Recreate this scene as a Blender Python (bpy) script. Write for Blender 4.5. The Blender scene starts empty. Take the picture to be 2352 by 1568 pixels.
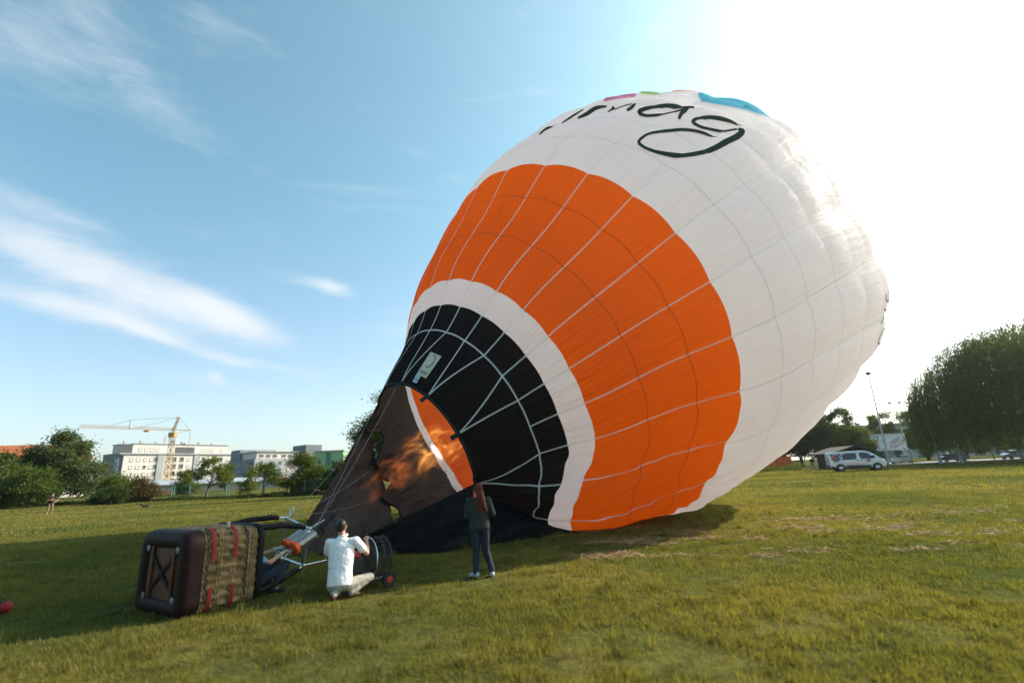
import bpy, bmesh, math, random
import numpy as np
from mathutils import Vector, Matrix, Euler

sc = bpy.context.scene
COL = sc.collection
R = math.radians

# ------------------------------------------------------------------ camera
PITCH, ROLL, CAMH = R(14.9), R(2.6), 1.75
fwd = Vector((0, math.cos(PITCH), math.sin(PITCH)))
up0 = Vector((0, -math.sin(PITCH), math.cos(PITCH)))
rt0 = Vector((1, 0, 0))
rt = rt0 * math.cos(ROLL) - up0 * math.sin(ROLL)
up = up0 * math.cos(ROLL) + rt0 * math.sin(ROLL)
cd = bpy.data.cameras.new('camera')
cam = bpy.data.objects.new('camera', cd)
COL.objects.link(cam)
m = Matrix((rt, up, -fwd)).transposed().to_4x4()
m.translation = (0, 0, CAMH)
cam.matrix_world = m
cd.sensor_width = 36
cd.lens = 36 * 1130 / 2352
cd.clip_end = 9000
cd.clip_start = .1
cd.dof.use_dof = True
cd.dof.focus_distance = 17
cd.dof.aperture_fstop = .55
sc.camera = cam

# ------------------------------------------------------------------ sky and sun
SUN_AZ, SUN_EL = R(65), R(31)
w = bpy.data.worlds.new('World')
sc.world = w
w.use_nodes = True
nt = w.node_tree
nt.nodes.clear()
class NB:
    """small helper for node graphs"""
    def __init__(s, nt): s.nt = nt
    def n(s, typ, **kw):
        nd = s.nt.nodes.new(typ)
        for k, v in kw.items(): setattr(nd, k, v)
        return nd
    def put(s, sock, v):
        if hasattr(v, 'is_output'): s.nt.links.new(v, sock)
        else: sock.default_value = v
    def math(s, op, a, b=0., c=0., clamp=False):
        nd = s.n('ShaderNodeMath', operation=op, use_clamp=clamp)
        s.put(nd.inputs[0], a); s.put(nd.inputs[1], b); s.put(nd.inputs[2], c)
        return nd.outputs[0]
    def mixc(s, f, a, b, mode='MIX'):
        nd = s.n('ShaderNodeMix', data_type='RGBA', blend_type=mode)
        s.put(nd.inputs[0], f); s.put(nd.inputs[6], a); s.put(nd.inputs[7], b)
        return nd.outputs[2]
    def noise(s, vec, scale, detail=3, rough=.5, dist=0.):
        nd = s.n('ShaderNodeTexNoise')
        if vec is not None: s.put(nd.inputs['Vector'], vec)
        nd.inputs['Scale'].default_value = scale; nd.inputs['Detail'].default_value = detail
        nd.inputs['Roughness'].default_value = rough; nd.inputs['Distortion'].default_value = dist
        return nd.outputs['Fac']
    def map(s, vec, scale=(1, 1, 1), rot=(0, 0, 0), loc=(0, 0, 0)):
        nd = s.n('ShaderNodeMapping')
        s.put(nd.inputs['Vector'], vec)
        nd.inputs['Scale'].default_value = scale; nd.inputs['Rotation'].default_value = rot
        nd.inputs['Location'].default_value = loc
        return nd.outputs[0]
    def ramp(s, f, stops):
        nd = s.n('ShaderNodeValToRGB')
        e = nd.color_ramp.elements
        while len(e) < len(stops): e.new(.5)
        for i, (p, c) in enumerate(stops):
            e[i].position = p; e[i].color = (*c, 1) if len(c) == 3 else c
        s.put(nd.inputs[0], f)
        return nd.outputs[0]
    def sstep(s, x, a, b):
        nd = s.n('ShaderNodeMapRange', interpolation_type='SMOOTHSTEP')
        s.put(nd.inputs[0], x); nd.inputs[1].default_value = a; nd.inputs[2].default_value = b
        return nd.outputs[0]

g = NB(nt)
sky = g.n('ShaderNodeTexSky', sky_type='NISHITA', sun_disc=False, sun_elevation=SUN_EL,
          sun_rotation=SUN_AZ, altitude=100, air_density=1.0, dust_density=1.0, ozone_density=1.6)
tc = g.n('ShaderNodeTexCoord')
sep = g.n('ShaderNodeSeparateXYZ'); nt.links.new(tc.outputs['Generated'], sep.inputs[0])
azd = g.math('MULTIPLY', g.math('ARCTAN2', sep.outputs[0], sep.outputs[1]), 57.2958)
eld = g.math('MULTIPLY', g.math('ARCSINE', sep.outputs[2]), 57.2958)
cmb = g.n('ShaderNodeCombineXYZ'); nt.links.new(azd, cmb.inputs[0]); nt.links.new(eld, cmb.inputs[1])
vec = cmb.outputs[0]
def blob(az, el, la, lb, rot, amp):
    c, s_ = math.cos(R(rot)), math.sin(R(rot))
    dx = g.math('SUBTRACT', azd, az); dy = g.math('SUBTRACT', eld, el)
    u = g.math('DIVIDE', g.math('ADD', g.math('MULTIPLY', dx, c), g.math('MULTIPLY', dy, s_)), la)
    v = g.math('DIVIDE', g.math('SUBTRACT', g.math('MULTIPLY', dy, c), g.math('MULTIPLY', dx, s_)), lb)
    q = g.math('ADD', g.math('MULTIPLY', u, u), g.math('MULTIPLY', v, v))
    return g.math('MULTIPLY', g.math('EXPONENT', g.math('MULTIPLY', q, -1.)), amp)
# long veil of cirrus low on the left, thinner streaks round it
blobs = [(-41.5, 18.8, 13, 2.5, -14, .95), (-31.0, 16.6, 5.5, 1.6, -21, .72), (-44, 15.6, 8, 1.1, -8, .75), (-36.5, 13.9, 4.5, .7, -17, .5),
         (-21.0, 20.8, 2.6, 1.0, -14, .66), (-25.5, 21.4, 4.5, .9, -10, .3), (-30, 12.2, 3.2, .7, -12, .5), (-24.5, 11.5, 3.5, .6, -10, .42),
         (-31.6, 10.4, 1.4, .7, -40, .5), (-46, 38.5, 14, 3.6, -26, .42), (-51, 34.5, 6, 3.4, -25, .36), (-46, 23.5, 8, 1.1, -9, .42),
         (44, 12.8, 8, 1.5, 14, .42), (40, 9.5, 9, 1.6, 8, .35)]
tot = None
for b in blobs:
    q = blob(*b)
    tot = q if tot is None else g.math('ADD', tot, q)
nz = g.noise(g.map(vec, (.055, .22, 1), (0, 0, R(16))), 1., 7, .58, .55)
nz2 = g.noise(g.map(vec, (.22, .85, 1), (0, 0, R(18)), (3, 1, 0)), 1., 8, .68, .8)
nn = g.math('ADD', g.math('MULTIPLY', nz, .62), g.math('MULTIPLY', nz2, .38))
# blobs times noise, and faint wisps everywhere else in the sky
msk = g.math('MULTIPLY', g.sstep(g.math('ADD', g.math('MULTIPLY', tot, .95), g.math('MULTIPLY', g.math('SUBTRACT', nn, .5), 1.35)), .08, 1.12), .80)
wisps = g.math('MULTIPLY', g.sstep(nz, .52, .80), .20)
fade = g.sstep(eld, 1, 8)
msk = g.math('MULTIPLY', g.math('MAXIMUM', msk, wisps), fade)
skyc = g.mixc(1., sky.outputs[0], g.mixc(g.sstep(eld, 4, 34), (.92, .92, .88, 1), (.70, 1.05, .89, 1)), 'MULTIPLY')
# bright hazy aureole round the sun
dt = g.n('ShaderNodeVectorMath', operation='DOT_PRODUCT'); nt.links.new(tc.outputs['Generated'], dt.inputs[0])
dt.inputs[1].default_value = (math.sin(SUN_AZ) * math.cos(SUN_EL), math.cos(SUN_AZ) * math.cos(SUN_EL), math.sin(SUN_EL))
ang = g.math('MULTIPLY', g.math('ARCCOSINE', g.math('MINIMUM', dt.outputs['Value'], 1.)), 57.2958)
aur = g.math('ADD', g.math('MULTIPLY', g.math('EXPONENT', g.math('DIVIDE', ang, -11.)), 15.), g.math('MULTIPLY', g.math('EXPONENT', g.math('DIVIDE', ang, -26.)), 3.0))
va = g.n('ShaderNodeVectorMath', operation='SCALE'); va.inputs[0].default_value = (.92, .99, .95); nt.links.new(aur, va.inputs['Scale'])
skyc = g.mixc(1., skyc, va.outputs[0], 'ADD')
cl = g.mixc(msk, skyc, (4.25, 4.25, 4.3, 1))
bg = g.n('ShaderNodeBackground'); nt.links.new(cl, bg.inputs[0]); bg.inputs[1].default_value = .128
out = g.n('ShaderNodeOutputWorld'); nt.links.new(bg.outputs[0], out.inputs[0])

sd = bpy.data.lights.new('sun', 'SUN')
sd.energy = 5.0; sd.angle = R(.55); sd.color = (1, .86, .68)
sun = bpy.data.objects.new('sun', sd); COL.objects.link(sun)
sdir = Vector((math.sin(SUN_AZ) * math.cos(SUN_EL), math.cos(SUN_AZ) * math.cos(SUN_EL), math.sin(SUN_EL)))
sun.rotation_euler = sdir.to_track_quat('Z', 'Y').to_euler()
sun.location = sdir * 300

sc.view_settings.view_transform = 'Standard'
sc.view_settings.look = 'None'
sc.view_settings.gamma = 1
sc.view_settings.use_curve_mapping = False
sc.view_settings.exposure = .98
sc.cycles.max_bounces = 10
sc.cycles.diffuse_bounces = 5
sc.cycles.transparent_max_bounces = 24
sc.cycles.volume_bounces = 0
sc.cycles.use_denoising = True
sc.cycles.sample_clamp_indirect = 6

# ------------------------------------------------------------------ materials
MATS = {}
def newmat(name):
    mt = bpy.data.materials.new(name); mt.use_nodes = True
    mt.node_tree.nodes.clear()
    MATS[name] = mt
    return mt, NB(mt.node_tree)
def mat(name, col, rough=.6, metal=0., var=.0, vscale=6., bump=0., bscale=40., spec=.4, coat=0.):
    """plain procedural material: colour broken up by noise, optional bump"""
    if name in MATS: return MATS[name]
    mt, g = newmat(name)
    b = g.n('ShaderNodeBsdfPrincipled')
    tc = g.n('ShaderNodeTexCoord')
    if var:
        nz = g.noise(tc.outputs['Object'], vscale, 4, .6)
        lo = tuple(c * (1 - var) for c in col) + (1,); hi = tuple(min(1, c * (1 + var)) for c in col) + (1,)
        g.put(b.inputs['Base Color'], g.mixc(g.sstep(nz, .3, .7), lo, hi))
        g.put(b.inputs['Roughness'], g.math('ADD', g.math('MULTIPLY', nz, .2), rough - .1))
    else:
        b.inputs['Base Color'].default_value = (*col, 1); b.inputs['Roughness'].default_value = rough
    b.inputs['Metallic'].default_value = metal
    b.inputs['Specular IOR Level'].default_value = spec
    b.inputs['Coat Weight'].default_value = coat
    if bump:
        bp = g.n('ShaderNodeBump'); bp.inputs['Strength'].default_value = bump; bp.inputs['Distance'].default_value = .02
        g.put(bp.inputs['Height'], g.noise(tc.outputs['Object'], bscale, 4, .6)); g.put(b.inputs['Normal'], bp.outputs[0])
    o = g.n('ShaderNodeOutputMaterial'); g.put(o.inputs[0], b.outputs[0])
    return mt

def leafmat(name, c1, c2, trans=.4, tint=(1.25, 1.2, .55)):
    if name in MATS: return MATS[name]
    mt, g = newmat(name)
    geo = g.n('ShaderNodeNewGeometry'); tc = g.n('ShaderNodeTexCoord')
    rnd = geo.outputs['Random Per Island']
    nz = g.noise(tc.outputs['Object'], .35, 3, .6)
    f = g.math('ADD', g.math('MULTIPLY', rnd, .55), g.math('MULTIPLY', g.sstep(nz, .3, .7), .45))
    col = g.mixc(f, (*c1, 1), (*c2, 1))
    d = g.n('ShaderNodeBsdfDiffuse'); t = g.n('ShaderNodeBsdfTranslucent'); gl = g.n('ShaderNodeBsdfGlossy')
    g.put(d.inputs[0], col); g.put(t.inputs[0], g.mixc(1., col, (*tint, 1), 'MULTIPLY'))
    gl.inputs['Roughness'].default_value = .45; gl.inputs[0].default_value = (.8, .85, .8, 1)
    mx = g.n('ShaderNodeMixShader'); mx.inputs[0].default_value = trans
    g.put(mx.inputs[1], d.outputs[0]); g.put(mx.inputs[2], t.outputs[0])
    m2 = g.n('ShaderNodeMixShader'); m2.inputs[0].default_value = .008
    g.put(m2.inputs[1], mx.outputs[0]); g.put(m2.inputs[2], gl.outputs[0])
    o = g.n('ShaderNodeOutputMaterial'); g.put(o.inputs[0], m2.outputs[0])
    return mt

def fabric(name, col, tcol, trans=.45, wr=.35, gloss=.03, inside=None):
    """thin coated nylon: reflects and lets light through, with slanting pull wrinkles"""
    mt, g = newmat(name)
    uv = g.n('ShaderNodeUVMap'); uv.uv_map = 'uv'
    u = uv.outputs[0]
    d = g.n('ShaderNodeBsdfDiffuse'); t = g.n('ShaderNodeBsdfTranslucent'); gl = g.n('ShaderNodeBsdfGlossy')
    n0 = g.noise(u, .5, 3, .6)
    k = g.math('ADD', .90, g.math('MULTIPLY', n0, .2))
    vm = g.n('ShaderNodeVectorMath', operation='SCALE'); vm.inputs[0].default_value = col; g.put(vm.inputs['Scale'], k)
    dc = vm.outputs[0]
    if inside is not None:      # sunlight coming through the cloth is painted into the inner face colour
        gm = g.n('ShaderNodeNewGeometry'); dc = g.mixc(gm.outputs['Backfacing'], dc, (*inside, 1))
    g.put(d.inputs[0], dc); t.inputs[0].default_value = (*tcol, 1)
    gl.inputs['Roughness'].default_value = .45; gl.inputs[0].default_value = (.9, .9, .9, 1)
    w1 = g.noise(g.map(u, (1.6, .22, 1), (0, 0, R(-34))), 2.2, 5, .55, .3)
    w2 = g.noise(g.map(u, (2.6, .3, 1), (0, 0, R(-12))), 2.6, 4, .55, .2)
    big = g.noise(u, .33, 2)
    hh = g.math('ADD', g.math('MULTIPLY', w1, g.sstep(big, .38, .62)), g.math('MULTIPLY', w2, .55))
    bp = g.n('ShaderNodeBump'); bp.inputs['Strength'].default_value = wr; bp.inputs['Distance'].default_value = .2
    g.put(bp.inputs['Height'], hh)
    for q in (d, t, gl): g.put(q.inputs['Normal'], bp.outputs[0])
    mx = g.n('ShaderNodeMixShader'); mx.inputs[0].default_value = trans
    g.put(mx.inputs[1], d.outputs[0]); g.put(mx.inputs[2], t.outputs[0])
    m2 = g.n('ShaderNodeMixShader'); m2.inputs[0].default_value = gloss
    g.put(m2.inputs[1], mx.outputs[0]); g.put(m2.inputs[2], gl.outputs[0])
    o = g.n('ShaderNodeOutputMaterial'); g.put(o.inputs[0], m2.outputs[0])
    return mt

# ------------------------------------------------------------------ builders
def fast_mesh(name, V, F, uv=None):
    V = np.ascontiguousarray(V, np.float32); F = np.ascontiguousarray(F, np.int32)
    me = bpy.data.meshes.new(name)
    me.vertices.add(len(V)); me.vertices.foreach_set('co', V.ravel())
    n, k = F.shape
    me.loops.add(n * k); me.loops.foreach_set('vertex_index', F.ravel())
    me.polygons.add(n); me.polygons.foreach_set('loop_start', np.arange(0, n * k, k, dtype=np.int32))
    if uv is not None:
        l = me.uv_layers.new(name='uv'); l.data.foreach_set('uv', np.ascontiguousarray(uv[F.ravel()], np.float32).ravel())
    me.update(calc_edges=True)
    return me
def link(name, me, mt=None, parent=None):
    o = bpy.data.objects.new(name, me); COL.objects.link(o)
    if mt is not None and me is not None and not me.materials: me.materials.append(mt)
    if parent is not None: o.parent = parent
    return o
def tag(o, label=None, cat=None, group=None, kind=None):
    if label: o['label'] = label
    if cat: o['category'] = cat
    if group: o['group'] = group
    if kind: o['kind'] = kind
    return o
def thing(name, label, cat, loc=(0, 0, 0), rz=0., group=None):
    o = bpy.data.objects.new(name, None); COL.objects.link(o)
    o.empty_display_size = .2
    o.location = loc; o.rotation_euler = (0, 0, rz)
    return tag(o, label, cat, group)
def frame_of(d):
    d = Vector(d).normalized()
    a = Vector((0, 0, 1)) if abs(d.z) < .9 else Vector((1, 0, 0))
    x = d.cross(a).normalized(); y = x.cross(d).normalized()
    return x, y
class MB:
    """collects shapes, builds them as one mesh object"""
    def __init__(s): s.v = []; s.f = []
    def add(s, vs, fs):
        b = len(s.v); s.v += [tuple(q) for q in vs]; s.f += [tuple(b + i for i in q) for q in fs]; return s
    def box(s, x0, x1, y0, y1, z0, z1, M=None):
        vs = [Vector((x, y, z)) for x in (x0, x1) for y in (y0, y1) for z in (z0, z1)]
        if M is not None: vs = [M @ q for q in vs]
        return s.add(vs, [(0, 1, 3, 2), (4, 6, 7, 5), (0, 4, 5, 1), (2, 3, 7, 6), (0, 2, 6, 4), (1, 5, 7, 3)])
    def tube(s, pts, rad, n=8, closed=False, cap=True):
        pts = [Vector(q) for q in pts]; k = len(pts)
        rads = rad if hasattr(rad, '__len__') else [rad] * k
        vs = []; px = None
        for i, q in enumerate(pts):
            if closed: d = pts[(i + 1) % k] - pts[i - 1]
            else: d = pts[min(i + 1, k - 1)] - pts[max(i - 1, 0)]
            if d.length < 1e-9: d = Vector((0, 0, 1))
            d.normalize()
            if px is None: px, _ = frame_of(d)
            px = (px - d * px.dot(d))
            if px.length < 1e-6: px, _ = frame_of(d)
            px.normalize(); py = d.cross(px)
            for j in range(n):
                a = 2 * math.pi * j / n
                vs.append(q + (px * math.cos(a) + py * math.sin(a)) * rads[i])
        fs = []
        for i in range(k if closed else k - 1):
            i2 = (i + 1) % k
            for j in range(n):
                fs.append((i * n + j, i * n + (j + 1) % n, i2 * n + (j + 1) % n, i2 * n + j))
        if cap and not closed:
            fs.append(tuple(range(n - 1, -1, -1))); fs.append(tuple((k - 1) * n + j for j in range(n)))
        return s.add(vs, fs)
    def bar(s, a, b, w, h=None):
        h = h or w; a = Vector(a); b = Vector(b); x, y = frame_of(b - a)
        vs = [q + x * w / 2 * sx + y * h / 2 * sy for q in (a, b) for sx, sy in ((-1, -1), (1, -1), (1, 1), (-1, 1))]
        return s.add(vs, [(0, 1, 5, 4), (1, 2, 6, 5), (2, 3, 7, 6), (3, 0, 4, 7), (3, 2, 1, 0), (4, 5, 6, 7)])
    def prism(s, poly, fn, t0, t1):
        """poly of 2D points, fn(u,v,t)->3D, extruded from t0 to t1"""
        n = len(poly)
        vs = [fn(u, v, t0) for u, v in poly] + [fn(u, v, t1) for u, v in poly]
        fs = [tuple(range(n - 1, -1, -1)), tuple(range(n, 2 * n))] + [(i, (i + 1) % n, n + (i + 1) % n, n + i) for i in range(n)]
        return s.add(vs, fs)
    def lathe(s, prof, c=(0, 0, 0), axis=(0, 0, 1), n=16):
        c = Vector(c); ax = Vector(axis).normalized(); x, y = frame_of(ax)
        vs = []
        for r_, h in prof:
            for j in range(n):
                a = 2 * math.pi * j / n
                vs.append(c + ax * h + (x * math.cos(a) + y * math.sin(a)) * max(r_, 1e-4))
        k = len(prof)
        fs = [(i * n + j, i * n + (j + 1) % n, (i + 1) * n + (j + 1) % n, (i + 1) * n + j) for i in range(k - 1) for j in range(n)]
        fs += [tuple(range(n - 1, -1, -1)), tuple((k - 1) * n + j for j in range(n))]
        return s.add(vs, fs)
    def ball(s, c, r, n=10, M=None):
        c = Vector(c); rr = r if hasattr(r, '__len__') else (r, r, r)
        k = max(5, n // 2 + 1); vs = []
        for i in range(k + 1):
            t = math.pi * i / k
            for j in range(n):
                a = 2 * math.pi * j / n
                q = Vector((rr[0] * math.sin(t) * math.cos(a), rr[1] * math.sin(t) * math.sin(a), rr[2] * math.cos(t)))
                vs.append(c + (M @ q if M is not None else q))
        fs = [(i * n + j, (i + 1) * n + j, (i + 1) * n + (j + 1) % n, i * n + (j + 1) % n) for i in range(k) for j in range(n)]
        return s.add(vs, fs)
    def grid(s, P):
        """P[i][j] 3D points"""
        n, k = len(P), len(P[0])
        return s.add([q for row in P for q in row], [(i * k + j, i * k + j + 1, (i + 1) * k + j + 1, (i + 1) * k + j) for i in range(n - 1) for j in range(k - 1)])
    def mesh(s, name, smooth=False, bevel=0):
        me = bpy.data.meshes.new(name); me.from_pydata(s.v, [], s.f)
        bm = bmesh.new(); bm.from_mesh(me)
        bmesh.ops.remove_doubles(bm, verts=bm.verts, dist=1e-5)
        if bevel:
            es = [e for e in bm.edges if len(e.link_faces) == 2 and e.calc_face_angle() > .6]
            bmesh.ops.bevel(bm, geom=es, offset=bevel, segments=2, affect='EDGES', profile=.6)
        bmesh.ops.recalc_face_normals(bm, faces=bm.faces)
        bm.to_mesh(me); bm.free()
        if smooth:
            for p in me.polygons: p.use_smooth = True
            if smooth != 'all':
                try: me.set_sharp_from_angle(angle=R(40))
                except Exception: pass
        return me
    def build(s, name, mt, parent=None, smooth=False, bevel=0):
        return link(name, s.mesh(name, smooth, bevel), mt, parent)
def solidify(o, t):
    md = o.modifiers.new('thick', 'SOLIDIFY'); md.thickness = t; md.offset = 0
    return o

def sstep(x, a, b):
    t = np.clip((np.asarray(x, float) - a) / (b - a), 0, 1); return t * t * (3 - 2 * t)
def gz(x, y):
    x = np.asarray(x, float); y = np.asarray(y, float); r = np.hypot(x, y)
    z = .30 * sstep(r, 18, 52) * sstep(x, 4, 30)
    z = z + .75 * sstep(y, 76, 100) * sstep(-x, 4, 20)
    z = z + .025 * np.sin(x * .9 + 1.3 * np.sin(y * .35)) * np.sin(y * .7 + 1.) * sstep(r, 2, 6)
    return z
def gzf(x, y): return float(gz(x, y))

# ------------------------------------------------------------------ the field
def vnoise(x, y, seed=0):
    xi = np.floor(x).astype(np.int64); yi = np.floor(y).astype(np.int64); fx = x - xi; fy = y - yi
    def h(a, b):
        n = (a * 374761393 + b * 668265263 + seed * 974634777) & 0x7fffffff
        n = ((n ^ (n >> 13)) * 1274126177) & 0x7fffffff
        return ((n ^ (n >> 16)) & 0xffff) / 65535.
    sx = fx * fx * (3 - 2 * fx); sy = fy * fy * (3 - 2 * fy)
    return (h(xi, yi) * (1 - sx) + h(xi + 1, yi) * sx) * (1 - sy) + (h(xi, yi + 1) * (1 - sx) + h(xi + 1, yi + 1) * sx) * sy
def fbm(x, y, seed=0):
    return .55 * vnoise(x, y, seed) + .3 * vnoise(x * 2.1, y * 2.1, seed + 1) + .15 * vnoise(x * 4.3, y * 4.3, seed + 2)

def ground_colour(g, pos):
    """turf colour shared by the soil sheet and the blades: fresh green, yellowed and brown patches"""
    n1 = g.noise(pos, .16, 4, .6); n2 = g.noise(g.map(pos, (.7, 1.6, 1)), .9, 4, .6); n3 = g.noise(pos, 2.6, 4, .65)
    a = g.mixc(g.sstep(n1, .35, .66), (.082, .106, .027, 1), (.225, .196, .052, 1))
    b = g.mixc(g.math('MULTIPLY', g.sstep(n2, .56, .74), .55), a, (.105, .070, .032, 1))
    return g.mixc(g.math('MULTIPLY', g.sstep(n3, .4, .72), .85), b, (.034, .048, .013, 1))
mt, g = newmat('turf')
tc = g.n('ShaderNodeTexCoord'); b_ = g.n('ShaderNodeBsdfDiffuse')
g.put(b_.inputs[0], g.mixc(.35, ground_colour(g, tc.outputs['Object']), (.045, .040, .018, 1)))
bp = g.n('ShaderNodeBump'); bp.inputs['Strength'].default_value = .9; bp.inputs['Distance'].default_value = .08
g.put(bp.inputs['Height'], g.noise(tc.outputs['Object'], 9., 6, .7)); g.put(b_.inputs['Normal'], bp.outputs[0])
o_ = g.n('ShaderNodeOutputMaterial'); g.put(o_.inputs[0], b_.outputs[0])
mt, g = newmat('grass_blade')
tc = g.n('ShaderNodeTexCoord'); geo = g.n('ShaderNodeNewGeometry')
cc = ground_colour(g, tc.outputs['Object'])
cc = g.mixc(g.math('MULTIPLY', geo.outputs['Random Per Island'], .5), cc, (.230, .200, .056, 1))
d_ = g.n('ShaderNodeBsdfDiffuse'); t_ = g.n('ShaderNodeBsdfTranslucent'); g.put(d_.inputs[0], cc)
g.put(t_.inputs[0], g.mixc(1., cc, (1.3, 1.25, .6, 1), 'MULTIPLY'))
mx = g.n('ShaderNodeMixShader'); mx.inputs[0].default_value = .5; g.put(mx.inputs[1], d_.outputs[0]); g.put(mx.inputs[2], t_.outputs[0])
gl_ = g.n('ShaderNodeBsdfGlossy'); gl_.inputs['Roughness'].default_value = .4
m2 = g.n('ShaderNodeMixShader'); m2.inputs[0].default_value = .006; g.put(m2.inputs[1], mx.outputs[0]); g.put(m2.inputs[2], gl_.outputs[0])
o_ = g.n('ShaderNodeOutputMaterial'); g.put(o_.inputs[0], m2.outputs[0])

nr, na = 190, 200
rr = np.concatenate([[0.], np.geomspace(.6, 6000, nr)])
aa = np.linspace(0, 2 * np.pi, na, endpoint=False)
Rg, Ag = np.meshgrid(rr[1:], aa, indexing='ij')
X, Y = Rg * np.sin(Ag), Rg * np.cos(Ag)
V = np.concatenate([[[0, 0, 0]], np.stack([X, Y, gz(X, Y)], -1).reshape(-1, 3)])
I = lambda i, j: 1 + i * na + (j % na)
ii, jj = np.meshgrid(np.arange(nr - 1), np.arange(na), indexing='ij')
F = np.stack([I(ii, jj), I(ii + 1, jj), I(ii + 1, jj + 1), I(ii, jj + 1)], -1).reshape(-1, 4)
me = fast_mesh('ground', V, F[:, ::-1])
bm = bmesh.new(); bm.from_mesh(me); bm.verts.ensure_lookup_table()
for j in range(na): bm.faces.new((bm.verts[0], bm.verts[1 + (j + 1) % na], bm.verts[1 + j]))
bmesh.ops.recalc_face_normals(bm, faces=bm.faces); bm.to_mesh(me); bm.free()
for p_ in me.polygons: p_.use_smooth = True
tag(link('ground', me, MATS['turf']), kind='structure')

BAX, BPE, B0 = np.array([.53, .848]), np.array([-.848, .53]), np.array([-4.70, 7.48])
def clear_of_things(x, y):
    lx = (x - B0[0]) * BAX[0] + (y - B0[1]) * BAX[1]; ly = (x - B0[0]) * BPE[0] + (y - B0[1]) * BPE[1]
    ins = (lx > -.02) & (lx < 1.05) & (ly > 0.02) & (ly < 1.28)
    # under the scoop and where the envelope lies on the ground
    ax, ay = x + 2.84, y - 15.18
    s_ = ax * .77 + ay * .64; l_ = ax * .64 - ay * .77
    ins |= (s_ > -1.) & (s_ < 7.5) & (np.abs(l_ - .0) < 1.5 + .12 * s_)
    poly = [(-5.1, 12.9), (-3.2, 12.75), (-1.95, 12.45), (-1.3, 13.2), (-2.5, 16), (-4.6, 16.5)]
    c = np.zeros_like(ins)
    for i in range(len(poly)):
        (x1, y1), (x2, y2) = poly[i], poly[i - 1]
        c ^= ((y1 > y) != (y2 > y)) & (x < (x2 - x1) * (y - y1) / (y2 - y1 + 1e-12) + x1)
    return ~(ins | c)
rng = np.random.default_rng(5)
def scatter(r0, r1, dens, amax=R(53)):
    n = int((r1 * r1 - r0 * r0) * amax * dens)
    r = np.sqrt(rng.uniform(r0 * r0, r1 * r1, n)); a = rng.uniform(-amax, amax, n)
    x, y = r * np.sin(a), r * np.cos(a); k = clear_of_things(x, y)
    # trodden and bare spots
    k &= rng.uniform(0, 1, n) < .12 + 1.1 * sstep(fbm(x * 1.3, y * 1.3, 61), .30, .52)
    return x[k], y[k]
def blades(x, y, hmin, hmax, wd, segs, lean):
    n = len(x); z = gz(x, y) - .006
    pat = fbm(x * .9, y * .9, 3); pat2 = fbm(x * 4, y * 4, 9)
    h = rng.uniform(hmin, hmax, n) * (.15 + .9 * pat + 1.1 * pat2 ** 2)
    w = wd * rng.uniform(.6, 1.3, n); a = rng.uniform(0, 2 * np.pi, n); q = a + rng.normal(0, .9, n) + np.pi / 2
    cx, cy = np.cos(a) * w / 2, np.sin(a) * w / 2
    L = lean * rng.uniform(.15, 1.1, n) * h; lx, ly = np.cos(q) * L, np.sin(q) * L
    P = lambda px, py, pz: np.stack([px, py, pz], -1)
    b0, b1 = P(x - cx, y - cy, z), P(x + cx, y + cy, z)
    if segs == 1:
        V = np.stack([b0, b1, P(x + lx, y + ly, z + h)], 1).reshape(-1, 3)
        return V, np.arange(3 * n).reshape(-1, 3)
    m0, m1 = P(x - cx * .8 + lx * .35, y - cy * .8 + ly * .35, z + h * .62), P(x + cx * .8 + lx * .35, y + cy * .8 + ly * .35, z + h * .62)
    V = np.stack([b0, b1, m0, m1, P(x + lx, y + ly, z + h)], 1).reshape(-1, 3)
    F = (np.arange(n)[:, None, None] * 5 + np.array([[0, 1, 3], [0, 3, 2], [2, 3, 4]])).reshape(-1, 3)
    return V, F
Vs, Fs, off = [], [], 0
for r0, r1, dn, h0, h1, wd, sg, ln in ((3.6, 8.5, 2600, .035, .085, .0075, 2, .9), (8.5, 15, 900, .035, .085, .013, 1, .8), (15, 32, 190, .04, .09, .028, 1, .7), (32, 64, 34, .05, .11, .075, 1, .6), (64, 95, 9, .06, .14, .14, 1, .5)):
    V, F = blades(*scatter(r0, r1, dn), h0, h1, wd, sg, ln)
    Vs.append(V); Fs.append(F + off); off += len(V)
# taller tufts and weeds standing out of the turf
nc = 1500; rt_ = np.sqrt(rng.uniform(3.8**2, 22**2, nc)); at_ = rng.uniform(-R(52), R(52), nc); tx_, ty_ = rt_ * np.sin(at_), rt_ * np.cos(at_)
kk = (fbm(tx_ * .5, ty_ * .5, 41) > .46) & clear_of_things(tx_, ty_); tx_, ty_ = tx_[kk], ty_[kk]
cnt = rng.integers(18, 70, len(tx_)); idx = np.repeat(np.arange(len(tx_)), cnt); sp_ = np.repeat(rng.uniform(.03, .13, len(tx_)), cnt)
bx_, by_ = tx_[idx] + rng.normal(0, 1, len(idx)) * sp_, ty_[idx] + rng.normal(0, 1, len(idx)) * sp_
V, F = blades(bx_, by_, .06, .17, .009, 2, .9)
Vs.append(V); Fs.append(F + off); off += len(V)
tag(link('grass', fast_mesh('grass', np.concatenate(Vs), np.concatenate(Fs)), MATS['grass_blade']), 'short yellow green meadow grass covering the whole field', 'grass', kind='stuff')

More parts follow.
